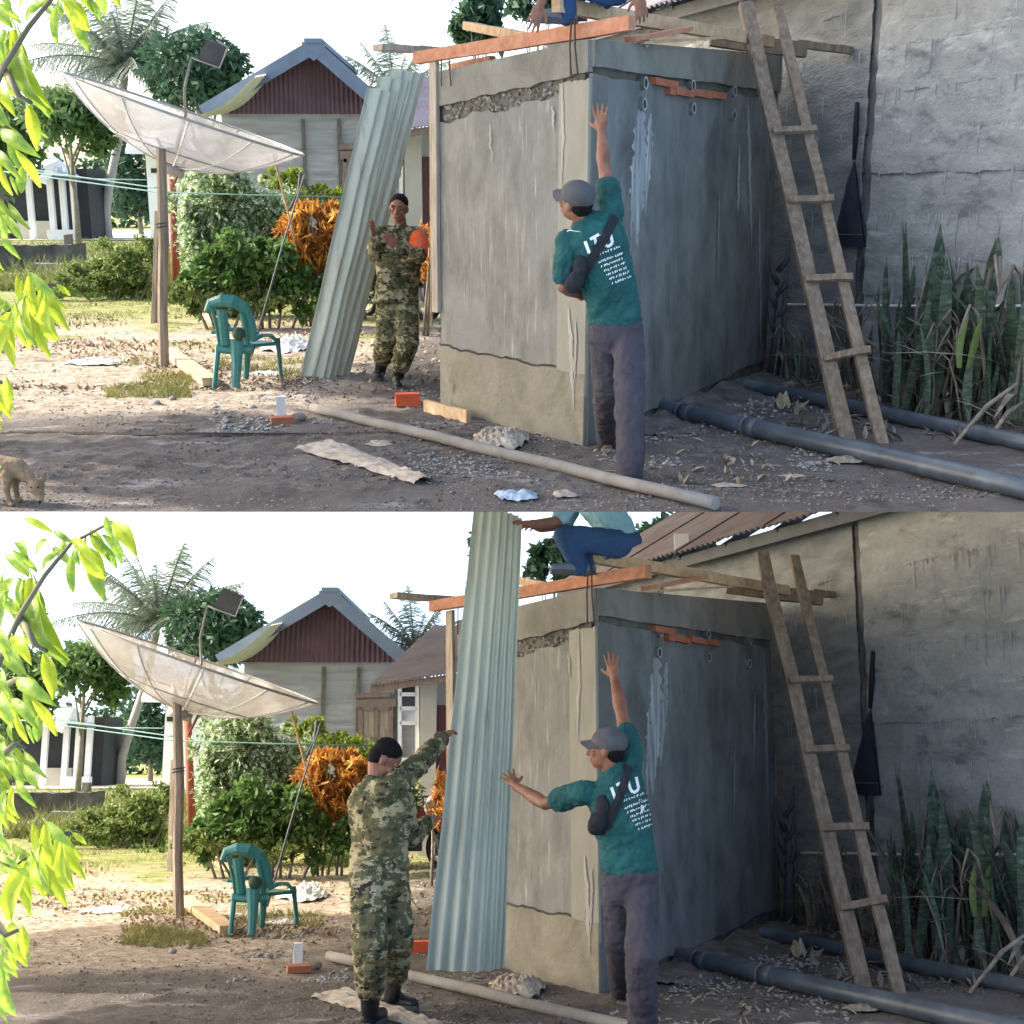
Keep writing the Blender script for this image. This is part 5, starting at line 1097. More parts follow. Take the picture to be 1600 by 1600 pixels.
def wrap(o, target, off=.004):
    s = o.modifiers.new('on_cloth', 'SHRINKWRAP'); s.target = target; s.wrap_method = 'NEAREST_SURFACEPOINT'; s.wrap_mode = 'ABOVE_SURFACE'; s.offset = off; return o
def hand(mb, wr, d, palm_n, side, spread=.14, curl=.25, s=1.0):
    """wrist, finger direction, direction the palm faces, thumb side"""
    d = Vector(d).normalized(); pn = Vector(palm_n); pn = (pn - d * pn.dot(d)).normalized(); sd = d.cross(pn); sd = sd if sd.dot(Vector(side)) > 0 else -sd
    wr = Vector(wr); pc = wr + d * .055 * s; R = Matrix((sd, pn, d)).transposed()
    mb.sphere(pc, (.041 * s, .017 * s, .052 * s), 14, 9, R); capsule(mb, wr - d * .02, wr + d * .03, .026 * s, .026 * s)
    for i, (o, L) in enumerate(((.031, .070), (.0105, .080), (-.0105, .074), (-.031, .058))):
        a = spread * (1.5 - i); b = wr + d * (.092 if i != 3 else .084) * s + sd * o * s; fd = (d * math.cos(a) + sd * math.sin(a)).normalized(); q = b - fd * .025 * s; r = (.0093 if i < 3 else .0082) * s; c = curl * (1 + .18 * i)
        for k, seg in enumerate((.46, .30, .24)):
            e = b + fd * L * seg * s; capsule(mb, q if k == 0 else b, e, r * (1 - .06 * k), r * (.95 - .08 * k), 8); b = e; fd = (fd * math.cos(c) + pn * math.sin(c)).normalized()
    b = wr + d * .03 * s + sd * .030 * s; fd = (d * .62 + sd * .72 + pn * .25).normalized()
    e = b + fd * .040 * s; capsule(mb, b - fd * .012, e, .013 * s, .011 * s, 8); fd = (fd * .8 + d * .45 + pn * .2 * (1 + curl)).normalized(); capsule(mb, e, e + fd * .032 * s, .0105 * s, .0085 * s, 8)
def head(mb, c, face, up, s=1.0):
    face = Vector(face).normalized(); up = Vector(up); up = (up - face * up.dot(face)).normalized(); rt = face.cross(up); R = Matrix((rt, face, up)).transposed(); c = Vector(c); at = lambda x, y, z: c + rt * x * s + face * y * s + up * z * s
    mb.sphere(at(0, -.012, .025), (.074 * s, .094 * s, .090 * s), 18, 12, R); mb.sphere(at(0, .018, -.035), (.060 * s, .070 * s, .075 * s), 16, 10, R)
    mb.sphere(at(0, .050, -.085), (.028 * s, .030 * s, .022 * s), 10, 7, R)            # chin
    capsule(mb, at(0, .082, .010), at(0, .104, -.028), .010 * s, .015 * s); mb.sphere(at(0, .094, -.032), (.018 * s, .013 * s, .010 * s), 8, 6, R)   # nose
    capsule(mb, at(-.045, .070, .024), at(.045, .070, .024), .014 * s, .014 * s)       # brow
    for x in (-1, 1): mb.sphere(at(.040 * x, .060, -.022), (.020 * s, .018 * s, .018 * s), 8, 6, R); mb.sphere(at(.076 * x, -.008, -.006), (.011 * s, .020 * s, .030 * s), 8, 6, R)   # cheek, ear
    capsule(mb, at(-.018, .080, -.058), at(.018, .080, -.058), .009 * s, .009 * s); capsule(mb, at(-.015, .078, -.070), at(.015, .078, -.070), .009 * s, .009 * s)
    return at, R, rt, face, up
def face_parts(S, t, at, R, s=1.0):
    for x in (-1, 1):
        e = MB(); e.sphere(at(.032 * x, .0755, .004), (.012 * s, .010 * s, .0055 * s), 10, 7, R); ey = e.build(S, 'eye', eye_w, t)
        MB().sphere(at(.032 * x, .085, .004), (.006 * s, .003 * s, .006 * s), 8, 6, R).build(S, 'iris', hair_m, ey)
        b = MB(); b.tube([at(.014 * x, .090, .024), at(.032 * x, .089, .030), at(.052 * x, .074, .024)], [.004 * s, .005 * s, .003 * s], 6); b.build(S, 'eyebrow', hair_m, t)
    b = MB(); b.tube([at(-.022, .082, -.064), at(0, .091, -.0635), at(.022, .082, -.064)], .0035 * s, 6); b.build(S, 'mouth', mat('lip', [(.12, .04, .035), (.17, .06, .05)], 8, .5), t)
def hair(S, t, at, R, rings=True, s=1.0):
    m = MB(); m.sphere(at(0, -.023, .050), (.080 * s, .092 * s, .078 * s), 18, 12, R); m.sphere(at(0, -.050, .0), (.074 * s, .062 * s, .075 * s), 16, 10, R)
    return organic(S, m, 'hair', hair_m, t, .007, 2, .004, .012)
def boot(S, t, ank, toe, m=None, hgt=.2, s=1.0, name='boot', knee=None):
    ank = Vector(ank); d = Vector(toe) - ank; d.z = 0; d.normalize(); z0 = ank.z - .075; b = MB()
    capsule(b, ank.lerp(Vector(knee), .48) if knee is not None else ank + Vector((0, 0, hgt - .06)), ank + Vector((0, 0, -.02)), .060, .052)
    capsule(b, Vector((ank.x, ank.y, z0 + .045)) - d * .03, Vector((ank.x, ank.y, z0 + .05)) + d * .06, .046, .046); capsule(b, Vector((ank.x, ank.y, z0 + .045)) + d * .04, Vector((ank.x, ank.y, z0 + .038)) + d * .17, .046, .036)
    so = MB(); rt = Vector((-d.y, d.x, 0)); poly = [Vector((ank.x, ank.y, z0)) + d * a + rt * w for a, w in ((-.075, -.03), (-.07, .03), (.03, .038), (.14, .046), (.205, .02), (.205, -.02), (.14, -.046), (.03, -.038))]
    o = organic(S, b, name, m or boot_m, t, .009, 3); so.prism(poly, (0, 0, .028)); so.build(S, 'sole', dark_m, o); return o
def person_root(S, label, loc): return thing(S, 'person', label, 'person', loc)
def legs_loft(mb, hip, knee, ank, r=(.095, .075, .07), cuff=.06):
    capsule(mb, hip, knee, r[0], r[1], 16); capsule(mb, knee, ank, r[1], r[2], 16)

def worker(S):
    """man in the dark green shirt and cap, one hand on the shed wall"""
    A = S.top_yard; U = UL(S) + ' yard'; P = lambda x, y, d: S.P(x, y, d, True)
    if A:
        pelvis, waist, chest, neck, hd = P(962, 508, 7.32), P(957, 468, 7.30), P(934, 385, 7.28), P(911, 338, 7.26), P(899, 316, 7.24)
        shL, elL, wrL, hL = P(886, 376, 7.26), P(880, 448, 7.22), P(912, 462, 7.46), P(930, 455, 7.52)
        shR, elR, wrR, hR = P(956, 332, 7.30), P(944, 262, 7.46), P(940, 206, 7.62), P(938, 168, 7.66)
        hiL, knL, anL, toL = P(944, 520, 7.34), P(948, 606, 7.42), S.g(949, 703) + Vector((0, 0, .085)), S.g(950, 690)
        hiR, knR, anR, toR = P(981, 520, 7.32), P(984, 622, 7.06), S.g(984, 757) + Vector((0, 0, .085)), S.g(986, 740)
        face = Vector((-.75, .60, .25)); up = Vector((-.1, -.25, 1)); off = (0, 0); cutz = P(935, 506, 7.2).z
    else:
        pelvis, waist, chest, neck, hd = P(984, 1368, 7.14), P(980, 1322, 7.14), P(965, 1248, 7.12), P(954, 1196, 7.10), P(947, 1172, 7.08)
        shL, elL, wrL, hL = P(912, 1238, 7.12), P(852, 1256, 7.42), P(806, 1228, 7.80), P(782, 1200, 7.98)
        shR, elR, wrR, hR = P(985, 1185, 7.14), P(972, 1118, 7.34), P(960, 1060, 7.54), P(955, 1022, 7.58)
        hiL, knL, anL, toL = P(966, 1382, 7.18), P(968, 1470, 7.32), S.g(972, 1568, True) + Vector((0, 0, .085)), S.g(970, 1552, True)
        hiR, knR, anR, toR = P(1003, 1382, 7.14), P(1002, 1490, 6.95), S.g(1004, 1628, True) + Vector((0, 0, .085)), S.g(1006, 1610, True)
        face = Vector((-.93, .30, .10)); up = Vector((-.05, -.1, 1)); off = (41, 853); cutz = 0
    t = person_root(S, f"man in dark green printed shirt and grey cap, {'one forearm bent' if A else 'one arm stretched left'}, {U}", anR * 1.0 - Vector((0, 0, .085)))
    rt = (shR - shL).normalized(); fw = Vector((-.22, .95, .0)); fw = (fw - rt * fw.dot(rt)).normalized(); rp = Vector((.96, -.1, 0)).normalized(); fp = Vector((.1, .96, 0)).normalized()
    b = MB(); at, R, hr, hf, hu = head(b, hd, face, up, .98); capsule(b, neck + (chest - neck) * .2, hd - hu * .05 - hf * .02, .058, .054)
    loft(b, [(pelvis, rp, fp, .13, .09), (waist, (rp + rt).normalized(), fp, .125, .085), (chest, rt, fw, .145, .095), (chest.lerp(neck, .75), rt, fw, .11, .06)])
    for sh, el, wr in ((shL, elL, wrL), (shR, elR, wrR)): capsule(b, sh, sh.lerp(el, .55), .050, .046); capsule(b, sh.lerp(el, .55), el, .046, .035); capsule(b, el, el, .037, .037); capsule(b, el, el.lerp(wr, .30), .035, .043); capsule(b, el.lerp(wr, .30), wr, .042, .024)
    for h_, k_, a_ in ((hiL, knL, anL), (hiR, knR, anR)): capsule(b, h_, k_, .07, .05); capsule(b, k_, a_, .05, .035)
    if A: hand(b, wrL, (hL - wrL), (0, -.2, -1), (0, 1, 0), .05, .5)
    else: hand(b, wrL, hL - wrL + Vector((0, 0, .02)), (-.1, 1, -.3), (.3, .2, 1), .20, .12)
    hand(b, wrR, (hR - wrR), (.35, .95, -.1), (-1, 0, 0), .13, .06)
    body = organic(S, b, 'body', skin_m, t, .0052, 2)
    face_parts(S, t, at, R, .98); hair(S, t, at, R, s=.96)
    # shirt
    s = MB(); hem = pelvis.lerp(waist, .30)
    loft(s, [(hem - (waist - pelvis) * .25, rp, fp, .155, .118), (hem, rp, fp, .158, .12), (waist, (rp * 2 + rt).normalized(), fp, .152, .118), (waist.lerp(chest, .5), (rp + rt).normalized(), (fp + fw).normalized(), .165, .122), (chest, rt, fw, .178, .122), (chest.lerp(neck, .55), rt, fw, .165, .098), (chest.lerp(neck, .85), rt, fw, .10, .072), (neck, rt, fw, .066, .064)])
    kk = .62 if not A else .74
    capsule(s, shL, shL.lerp(elL, kk), .066, .070); capsule(s, shR, shR.lerp(elR, .52), .072, .074); capsule(s, chest.lerp(shL, .5), shL, .08, .064); capsule(s, chest.lerp(shR, .5), shR, .08, .07)
    shirt = organic(S, s, 'shirt', shirt_g, t, .007, 3, .026, .05)
    # trousers, loose
    q = MB(); loft(q, [(pelvis + (waist - pelvis) * .35, rp, fp, .142, .105), (pelvis, rp, fp, .160, .118), ((hiL + hiR) / 2 - Vector((0, 0, .05)), rp, fp, .152, .115), ((hiL + hiR) / 2 - Vector((0, 0, .11)), rp, fp, .10, .09)])
    legs_loft(q, hiL, knL, anL + Vector((0, 0, -.01)), (.094, .083, .074)); legs_loft(q, hiR, knR, anR + Vector((0, 0, -.01)), (.094, .086, .078))
    organic(S, q, 'trousers', trouser, t, .009, 3, .026, .085)
    for a_, to in ((anL, toL), (anR, toR)):
        f = MB(); d = (to - a_); d.z = 0; d = d.normalized() if d.length > .01 else Vector((0, 1, 0)); z = a_.z - .05
        capsule(f, a_ - Vector((0, 0, .02)), Vector((a_.x, a_.y, z)) - d * .045, .034, .034); capsule(f, Vector((a_.x, a_.y, z)) - d * .04, Vector((a_.x, a_.y, z - .012)) + d * .12, .035, .028); fo = organic(S, f, 'foot', skin_m, t, .008, 3)
        r2 = Vector((-d.y, d.x, 0)); c0 = Vector((a_.x, a_.y, .004)); MB().prism([c0 + d * x + r2 * y for x, y in ((-.09, -.03), (-.09, .03), (.05, .042), (.155, .03), (.155, -.03), (.05, -.042))], (0, 0, .018)).build(S, 'sandal', sack_b, fo)
    # cap
    c = MB(); c.sphere(at(0, -.018, .050), (.088, .105, .080), 20, 14, R); o = organic(S, c, 'cap', cap_m, t, .007, 2)
    bm_ = MB()
    def brim(u, v): a = (u - .5) * 2.2; return at(.082 * math.sin(a) * (1 + .05 * v), .072 * math.cos(a) + .080 * v * math.cos(a) ** .6 if math.cos(a) > 0 else .0, .055 - .018 * v - .03 * (a / 1.1) ** 2)
    bm_.grid(brim, 14, 5); bm_.grid(lambda u, v: brim(1 - u, v) + hu * -.006, 14, 5); bm_.build(S, 'brim', cap_m, o); MB().sphere(at(0, -.018, .130), (.010, .010, .006), 8, 6).build(S, 'button', cap_m, o)
    # sling bag: strap over the back and pouch under the left arm
    dback = 7.10 if A else 6.94
    st = MB(); line = [(962, 338), (948, 366), (930, 396), (914, 424), (900, 446)] if A else [(982, 1196), (975, 1225), (966, 1252), (950, 1285), (934, 1303)]
    n = 12; vs = []
    for i in range(n + 1):
        u = i / n * (len(line) - 1); k = min(int(u), len(line) - 2); f_ = u - k; x = line[k][0] * (1 - f_) + line[k + 1][0] * f_; y = line[k][1] * (1 - f_) + line[k + 1][1] * f_; vs += [P(x - 6, y - 4, dback), P(x, y, dback), P(x + 6, y + 4, dback)]
    st.add(vs, [(3 * i + k, 3 * i + k + 1, 3 * i + k + 4, 3 * i + k + 3) for i in range(n) for k in range(2)]); so_ = st.build(S, 'strap', sleeve_k, t); cling(S, so_, shirt, t, .010)
    g = MB(); bx = P(898, 440, 7.17) if A else P(934, 1285, 7.02); g.sphere(bx, (.054, .045, .072), 14, 10, Matrix.Rotation(.5, 3, 'Y')); g.sphere(bx + Vector((.03, 0, .08)), (.045, .04, .07), 12, 8); pouch = organic(S, g, 'sling_bag', sleeve_k, t, .008, 3, .012, .04)
    # print on the back: ITU and rows of small lettering
    pr = MB()
    def stroke(mb, pts, w):
        for (x0, y0), (x1, y1) in zip(pts, pts[1:]):
            k = max(1, int(math.hypot(x1 - x0, y1 - y0) / 1.6)); L = math.hypot(x1 - x0, y1 - y0); nx, ny = -(y1 - y0) / L * w / 2, (x1 - x0) / L * w / 2; v = []
            for i in range(k + 1): x = x0 + (x1 - x0) * i / k + off[0]; y = y0 + (y1 - y0) * i / k + off[1]; v += [P(x - nx, y - ny, dback), P(x + nx, y + ny, dback)]
            mb.add(v, [(2 * i, 2 * i + 2, 2 * i + 3, 2 * i + 1) for i in range(k)])
    stroke(pr, [(914, 377), (921, 396)], 5)
    stroke(pr, [(922, 374), (936, 366)], 4.5); stroke(pr, [(929, 371), (934, 391)], 4.5)
    stroke(pr, [(940, 366), (944, 380), (948, 385), (953, 384), (957, 379), (953, 361)], 4.5)
    o = pr.build(S, 'letters', white_r, t); cling(S, o, shirt, t, .0045)
    rows = MB(); g = random.Random(3)
    for k in range(7):
        x, y = 931 + k * 4.2, 403 + k * 6.6 - (4 if k == 0 else 0); xe = x + 36 - k * 1.0
        while x < xe:
            w = g.uniform(1.6, 3.4); y_ = y - (x - 931 - k * 4.2) * .38; h = g.choice((2.2, 3.1, 3.1, 3.8)); stroke(rows, [(x + .8, y_ - h / 2), (x + g.uniform(-.4, 1.4), y_ + h / 2)], 1.3)
            if g.random() < .6: stroke(rows, [(x, y_ + g.choice((-1.6, 0, 1.6))), (x + w, y_ + g.choice((-1.9, -.4, 1.3)))], 1.1)
            x += w + (2.2 if g.random() < .2 else .9)
    o = rows.build(S, 'print_rows', white_r, t, kind='stuff'); cling(S, o, shirt, t, .0045)
    sp = MB(); stroke(sp, [(886, 362), (892, 357)], 2.0); o = sp.build(S, 'shoulder_mark', white_r, t); cling(S, o, shirt, t, .0045)
def soldier(S):
    A = S.top_yard; U = UL(S) + ' yard'; P = lambda x, y, d: S.P(x, y, d, True)
    if A:
        d = 10.8; pelvis, waist, chest, neck, hd = P(620, 462, d), P(622, 434, d), P(626, 388, d), P(626, 354, d), P(623, 326, d - .03)
        sh1, el1, wr1, h1 = P(596, 366, d), P(584, 396, d - .12), P(585, 374, d - .20), P(582, 356, d - .22)      # picture left
        sh2, el2, wr2, h2 = P(653, 368, d), P(655, 400, d - .22), P(622, 386, d - .32), P(604, 372, d - .36)      # picture right
        hi1, kn1, an1, to1 = P(607, 472, d), P(605, 528, d - .05), S.g(594, 592) + Vector((0, 0, .085)), S.g(586, 606)
        hi2, kn2, an2, to2 = P(634, 472, d), P(637, 535, d - .18), S.g(620, 606) + Vector((0, 0, .085)), S.g(630, 622)
        rt = Vector((.97, .1, 0)).normalized(); fw = Vector((-.15, -.98, 0)).normalized(); face = Vector((-.12, -1, -.10)); up = Vector((.05, -.1, 1))
        lab = f'soldier in camouflage with orange armband facing out by the leaning sheets, {U}'
    else:
        pelvis, waist, chest, neck, hd = P(592, 1362, 7.32), P(594, 1318, 7.32), P(592, 1256, 7.30), P(590, 1216, 7.30), P(602, 1188, 7.30)
        sh1, el1, wr1, h1 = P(607, 1236, 7.16), P(652, 1196, 7.48), P(692, 1152, 7.86), P(712, 1136, 8.04)
        sh2, el2, wr2, h2 = P(626, 1244, 7.48), P(640, 1306, 7.62), P(668, 1286, 7.86), P(684, 1272, 8.0)
        hi1, kn1, an1, to1 = P(576, 1372, 7.16), P(578, 1474, 7.03), S.g(578, 1606, True) + Vector((0, 0, .085)), S.g(590, 1600, True)
        hi2, kn2, an2, to2 = P(610, 1372, 7.34), P(619, 1464, 7.26), S.g(612, 1576, True) + Vector((0, 0, .085)), S.g(650, 1582, True)
        rt = Vector((.70, -.70, 0)).normalized(); fw = Vector((.70, .70, 0)).normalized(); face = Vector((.72, .05, -.62)); up = Vector((.55, 0, .9))
        lab = f'soldier in camouflage seen from behind, bowed head, one arm up to the sheet, {U}'
    t = person_root(S, lab, an1 - Vector((0, 0, .085))); b = MB(); at, R, hr, hf, hu = head(b, hd, face, up, .97); capsule(b, neck + (chest - neck) * .2, hd - hu * .05 - hf * .02, .058, .054)
    loft(b, [(pelvis, rt, fw, .13, .09), (waist, rt, fw, .125, .085), (chest, rt, fw, .145, .095), (chest.lerp(neck, .75), rt, fw, .11, .06)])
    for sh, el, wr in ((sh1, el1, wr1), (sh2, el2, wr2)): capsule(b, sh, el, .046, .040); capsule(b, el, wr, .040, .028)
    for h_, k_, a_ in ((hi1, kn1, an1), (hi2, kn2, an2)): capsule(b, h_, k_, .07, .05); capsule(b, k_, a_, .05, .035)
    if A: hand(b, wr1, h1 - wr1, (-.9, .3, 0), (0, 1, .3), .10, .35); hand(b, wr2, h2 - wr2, (-.3, .9, 0), (0, 0, 1), .08, .4)
    else: hand(b, wr1, h1 - wr1, (.25, .6, -.7), (-.5, .1, .6), .08, .5); hand(b, wr2, h2 - wr2, (.3, .9, .1), (0, 0, 1), .12, .45)
    organic(S, b, 'body', skin_m, t, .0052, 2); face_parts(S, t, at, R, .97); hair(S, t, at, R, s=.97)
    s = MB(); hem = pelvis - (waist - pelvis) * .35
    loft(s, [(hem, rt, fw, .188, .148), (pelvis, rt, fw, .182, .142), (waist, rt, fw, .176, .136), (waist.lerp(chest, .5), rt, fw, .190, .142), (chest, rt, fw, .204, .142), (chest.lerp(neck, .55), rt, fw, .185, .112), (chest.lerp(neck, .85), rt, fw, .10, .076), (neck + Vector((0, 0, .012)), rt, fw, .068, .068)])
    for sh, el, wr in ((sh1, el1, wr1), (sh2, el2, wr2)): capsule(s, chest.lerp(sh, .5) + (neck - chest) * .3, sh, .080, .076); capsule(s, sh, el, .076, .066); capsule(s, el, el.lerp(wr, .93), .066, .048)
    jacket = organic(S, s, 'jacket', camo, t, .008, 3, .032, .055)
    q = MB(); hc = (hi1 + hi2) / 2; loft(q, [(pelvis, rt, fw, .15, .118), (hc, rt, fw, .162, .125), (hc - Vector((0, 0, .06)), rt, fw, .150, .12), (hc - Vector((0, 0, .12)), rt, fw, .10, .09)])
    legs_loft(q, hi1, kn1, an1.lerp(kn1, .42), (.106, .096, .088)); legs_loft(q, hi2, kn2, an2.lerp(kn2, .42), (.106, .096, .088)); organic(S, q, 'trousers', camo, t, .009, 3, .034, .065)
    boot(S, t, an1, to1, knee=kn1); boot(S, t, an2, to2, knee=kn2)
    if A:
        m = MB(); capsule(m, sh2.lerp(el2, .18), sh2.lerp(el2, .80), .083, .078); o = organic(S, m, 'armband', band_m, t, .009, 3, .012, .05)
        e = sh2.lerp(el2, .5); MB().sphere(e + Vector((-.01, -.083, 0)), (.030, .006, .030), 12, 8).build(S, 'badge', mat('badge_gold', [(.75, .32, .06), (.80, .45, .12)], 20, .6), o)
    else:
        m = MB(); v = [P(x, y, 7.5) for x, y in ((622, 1226), (633, 1232), (634, 1256), (624, 1252))]; m.add(v, [(0, 1, 2, 3)]); o = m.build(S, 'badge', red_paint, t); wrap(o, jacket, .008)
def roof_worker(S):
    A = S.top_yard; U = UL(S) + ' yard'; P = lambda x, y, d: S.P(x, y, d, True)
    if A:
        d = 8.35; pelvis, waist, chest, neck, hd = P(972, -22, d), P(962, -60, d), P(930, -120, d), P(905, -160, d), P(888, -185, d)
        sh1, el1, wr1, h1 = P(896, -112, d - .15), P(866, -52, d - .25), P(845, 6, d - .35), P(832, 40, d - .38); sh2, el2, wr2, h2 = P(950, -118, d - .1), P(985, -55, d - .25), P(998, -8, d - .3), P(1003, 22, d - .33)
        hi1, kn1, an1, to1 = P(955, -16, d - .1), P(880, -30, d - .2), P(884, 22, d - .15), P(840, 30, d - .2); hi2, kn2, an2, to2 = P(965, -16, d + .15), P(890, -34, d + .2), P(900, 18, d + .2), P(870, 22, d + .2)
    else:
        d = 8.45; pelvis, waist, chest, neck, hd = P(968, 846, d), P(955, 815, d + .05), P(920, 772, d + .1), P(892, 756, d + .12), P(868, 756, d + .12)
        sh1, el1, wr1, h1 = P(896, 772, d - .05), P(872, 815, d - .15), P(838, 818, d - .3), P(816, 816, d - .36); sh2, el2, wr2, h2 = P(905, 775, d + .25), P(880, 820, d + .25), P(845, 826, d + .1), P(822, 822, d)
        hi1, kn1, an1, to1 = P(965, 850, d - .1), P(884, 838, d - .15), P(905, 886, d - .1), P(868, 890, d - .15); hi2, kn2, an2, to2 = P(965, 852, d + .15), P(900, 842, d + .2), P(915, 886, d + .2), P(885, 892, d + .2)
    t = person_root(S, f'barely framed worker in blue jeans crouching on the roof beams, {U}', Vector((pelvis.x, pelvis.y, an1.z)))
    rt = Vector((.25, -.97, 0)).normalized(); sp = (chest - pelvis).normalized(); fw = rt.cross(sp).normalized(); fw = fw if fw.x < 0 else -fw
    b = MB(); at, R, hr, hf, hu = head(b, hd, (-.8, -.2, -.55), (-.4, 0, .9), .97); capsule(b, neck + (chest - neck) * .2, hd - hu * .05 - hf * .02, .056, .052)
    loft(b, [(pelvis, rt, fw, .13, .09), (waist, rt, fw, .125, .085), (chest, rt, fw, .145, .095), (chest.lerp(neck, .75), rt, fw, .11, .06)])
    for sh, el, wr in ((sh1, el1, wr1), (sh2, el2, wr2)): capsule(b, sh, el, .046, .040); capsule(b, el, wr, .040, .028)
    for h_, k_, a_ in ((hi1, kn1, an1), (hi2, kn2, an2)): capsule(b, h_, k_, .07, .05); capsule(b, k_, a_, .05, .035)
    hand(b, wr1, h1 - wr1, (-.3, .6, -.5) if A else (0, .4, -.9), (1, 0, 0) if A else (0, 1, 0), .1, .3); hand(b, wr2, h2 - wr2, (0, .5, -.8), (-1, 0, 0), .1, .45)
    organic(S, b, 'body', skin_m, t, .0055, 2); face_parts(S, t, at, R, .97); hair(S, t, at, R, s=.97)
    s = MB(); loft(s, [(pelvis.lerp(waist, -.05), rt, fw, .165, .13), (waist, rt, fw, .158, .122), (chest, rt, fw, .18, .125), (chest.lerp(neck, .6), rt, fw, .15, .09), (neck, rt, fw, .066, .064)])
    for sh, el in ((sh1, el1), (sh2, el2)): capsule(s, chest.lerp(sh, .5), sh, .075, .064); capsule(s, sh, sh.lerp(el, .7 if A else .85), .064, .062)
    organic(S, s, 'shirt', shirt_b, t, .009, 4, .02, .06)
    q = MB(); loft(q, [(pelvis + (waist - pelvis) * .35, rt, fw, .15, .11), (pelvis, rt, fw, .172, .135), (pelvis - (waist - pelvis).normalized() * .08, rt, fw, .16, .13)])
    legs_loft(q, hi1, kn1, an1, (.098, .082, .066)); legs_loft(q, hi2, kn2, an2, (.098, .082, .066)); organic(S, q, 'jeans', denim, t, .009, 3, .022, .07)
    boot(S, t, an1 + Vector((0, 0, .02)), to1, shoe_g, .06, name='shoe'); boot(S, t, an2 + Vector((0, 0, .02)), to2, shoe_g, .06, name='shoe')
def sheets(S):
    U = UL(S) + ' yard'
    def sheet(name, label, bl, br, tl, tr_, bulge, nrib, amp, group=None, skew=0):
        ax = ((tl + tr_) / 2 - (bl + br) / 2).normalized(); m = MB(); nu = nrib * 8; nv = 24
        def f(u, v):
            p = bl.lerp(br, u).lerp(tl.lerp(tr_, u), v); e = (bl.lerp(tl, v) - br.lerp(tr_, v)); cr = e.cross(ax).normalized(); cr = cr if cr.y < 0 else -cr
            dn = .016 * mnoise.noise(Vector((u * 2.2, v * 5, len(label)))) + .004 * mnoise.noise(Vector((u * 12, v * 26, 3)))
            return p + cr * (bulge(u, v) + dn + amp * (1 + .15 * mnoise.noise(Vector((u * 6, v * 3, 8)))) * math.cos(2 * math.pi * nrib * u)) + ax * (.012 * mnoise.noise(Vector((u * 9, 0, 4))) if v in (0, 1) else 0)
        m.grid(f, nu, nv); m.grid(lambda u, v: f(1 - u, v) - Vector((0, -.0012, 0)), nu, nv); return m.build(S, name, zinc, None, bl, label=f'{label}, {U}', cat='metal sheet', **({'group': group} if group else {}))
    if S.top_yard:
        for k in range(3):
            dx, dd = k * 17, k * .10; d0 = S.g(500, 594).y + dd; tpy = (136, 118, 106)[k]; G = f'corrugated sheets leaning together, {U}'
            bl, br = S.P(466 + dx * .5, 592 - k, d0 + .05), S.P(519 + dx * .8, 599 - 2 * k, d0 + .30); tl, tr_ = S.P(571 + dx, tpy, d0 + .15), S.P(618 + dx * 1.3, tpy + 8, d0 + .5)
            for q in (bl, br): q.z = max(q.z, .01)
            sheet('corrugated_sheet', ['front grey green corrugated sheet of the leaning bundle held by the soldier', 'middle corrugated sheet of the leaning bundle', 'rearmost corrugated sheet of the leaning bundle, highest at its top'][k], bl, br, tl, tr_, lambda u, v: .16 * math.sin(math.pi * u) * (1 - .15 * v), 5, .020, G)
    else:
        Q = lambda x, y, d: S.P(x, y, d, True)
        for k in range(2):
            e = k * 6; sheet('corrugated_sheet', ['front grey corrugated sheet held upright against the shed', 'rear corrugated sheet showing at the right edge of the upright one'][k], Q(664 + e, 1516, 8.12 + .04 * k), Q(780 + e, 1514 - 3 * k, 8.30 + .04 * k), Q(739 + e, 790, 8.12 + .04 * k), Q(808 + e, 806 + 4 * k, 8.26 + .04 * k), lambda u, v: .06 * math.sin(math.pi * u), 6, .021)
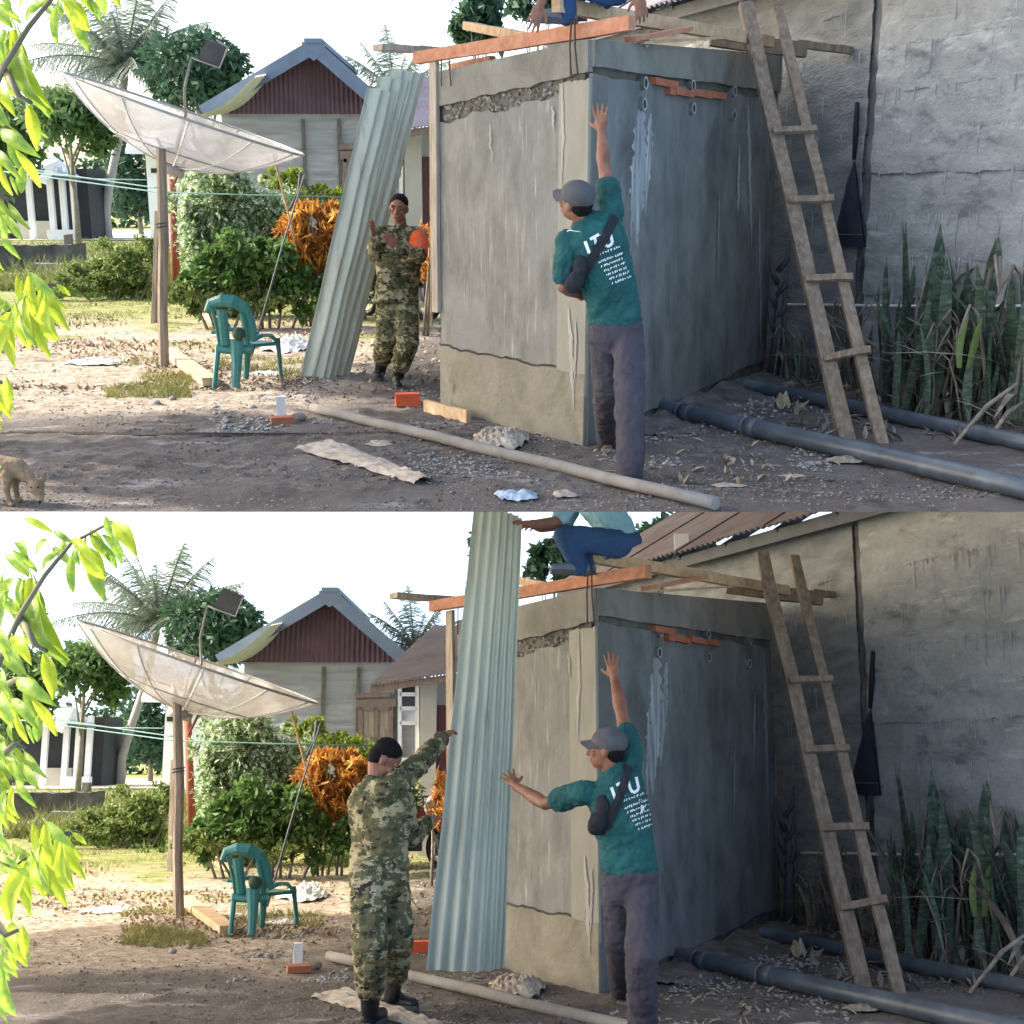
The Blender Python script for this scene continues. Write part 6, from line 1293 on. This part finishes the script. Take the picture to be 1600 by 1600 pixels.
def dog():
    S = SA; d = 6.42; P = lambda x, y, dd=0: S.P(x, y, d + dd); g0 = S.g(20, 790); t = thing(S, 'dog', 'small tan dog with lowered head at the lower left, upper yard', 'dog', Vector((P(20, 760).x, d, 0))); b = MB()
    z = lambda p, h: Vector((p.x, p.y, h))
    capsule(b, z(P(-40, 750, .1), .19), z(P(0, 742), .20), .060, .064); capsule(b, z(P(0, 742), .20), z(P(28, 752), .19), .064, .056); capsule(b, z(P(28, 752), .19), z(P(48, 768, -.03), .145), .046, .034)
    hc = z(P(58, 776, -.05), .105); b.sphere(hc, (.046, .042, .042), 14, 10); capsule(b, hc + Vector((.012, -.01, -.018)), hc + Vector((.03, -.035, -.062)), .026, .017)
    for x, dd in ((12, -.05), (26, .04), (-44, .03), (-34, .13)):
        p = P(x, 760, dd); capsule(b, z(p, .17), z(p, .09) + Vector((-.008, 0, 0)), .034, .020); capsule(b, z(p, .09) + Vector((-.008, 0, 0)), z(p, .022), .018, .014); capsule(b, z(p, .016), z(p, .014) + Vector((.02, -.012, 0)), .015, .012)
    capsule(b, z(P(-52, 745, .1), .21), z(P(-74, 725, .1), .29), .016, .009); organic(S, b, 'body', dog_m, t, .006, 3, .006, .015)
    for s_, o in ((-1, Vector((-.030, .0, .034))), (1, Vector((.034, .004, .036)))):
        e = MB(); e.prism([hc + o + Vector((-.016, 0, -.012)), hc + o + Vector((.016, 0, -.012)), hc + o + Vector((.016 * s_, .002, .040))], (0, .012, 0)); e.build(S, 'ear', dog_m, t)
        MB().sphere(hc + Vector((.018 * s_ + .006, -.040, .004)), .005, 8, 6).build(S, 'eye', hair_m, t)
    MB().sphere(hc + Vector((.032, -.052, -.070)), .008, 8, 6).build(S, 'nose', hair_m, t)
# ------------------------------------------------------------------ build both yards
for S in STAGES:
    ground(S); small_ground_cover(S)
    gable_house(S); lean_to_house(S); far_left_house(S); culvert(S); right_house(S)
    background_trees(S); shrubs(S)
    shed(S); timbers(S); hanging_bag(S); ladder(S); snake_plants(S)
    ground_things(S); dish(S); sticks_wires(S); chair(S); motorbike(S)
    leafy_branch(S)
    worker(S); soldier(S); roof_worker(S); sheets(S)
added_shade_tree(); dog()
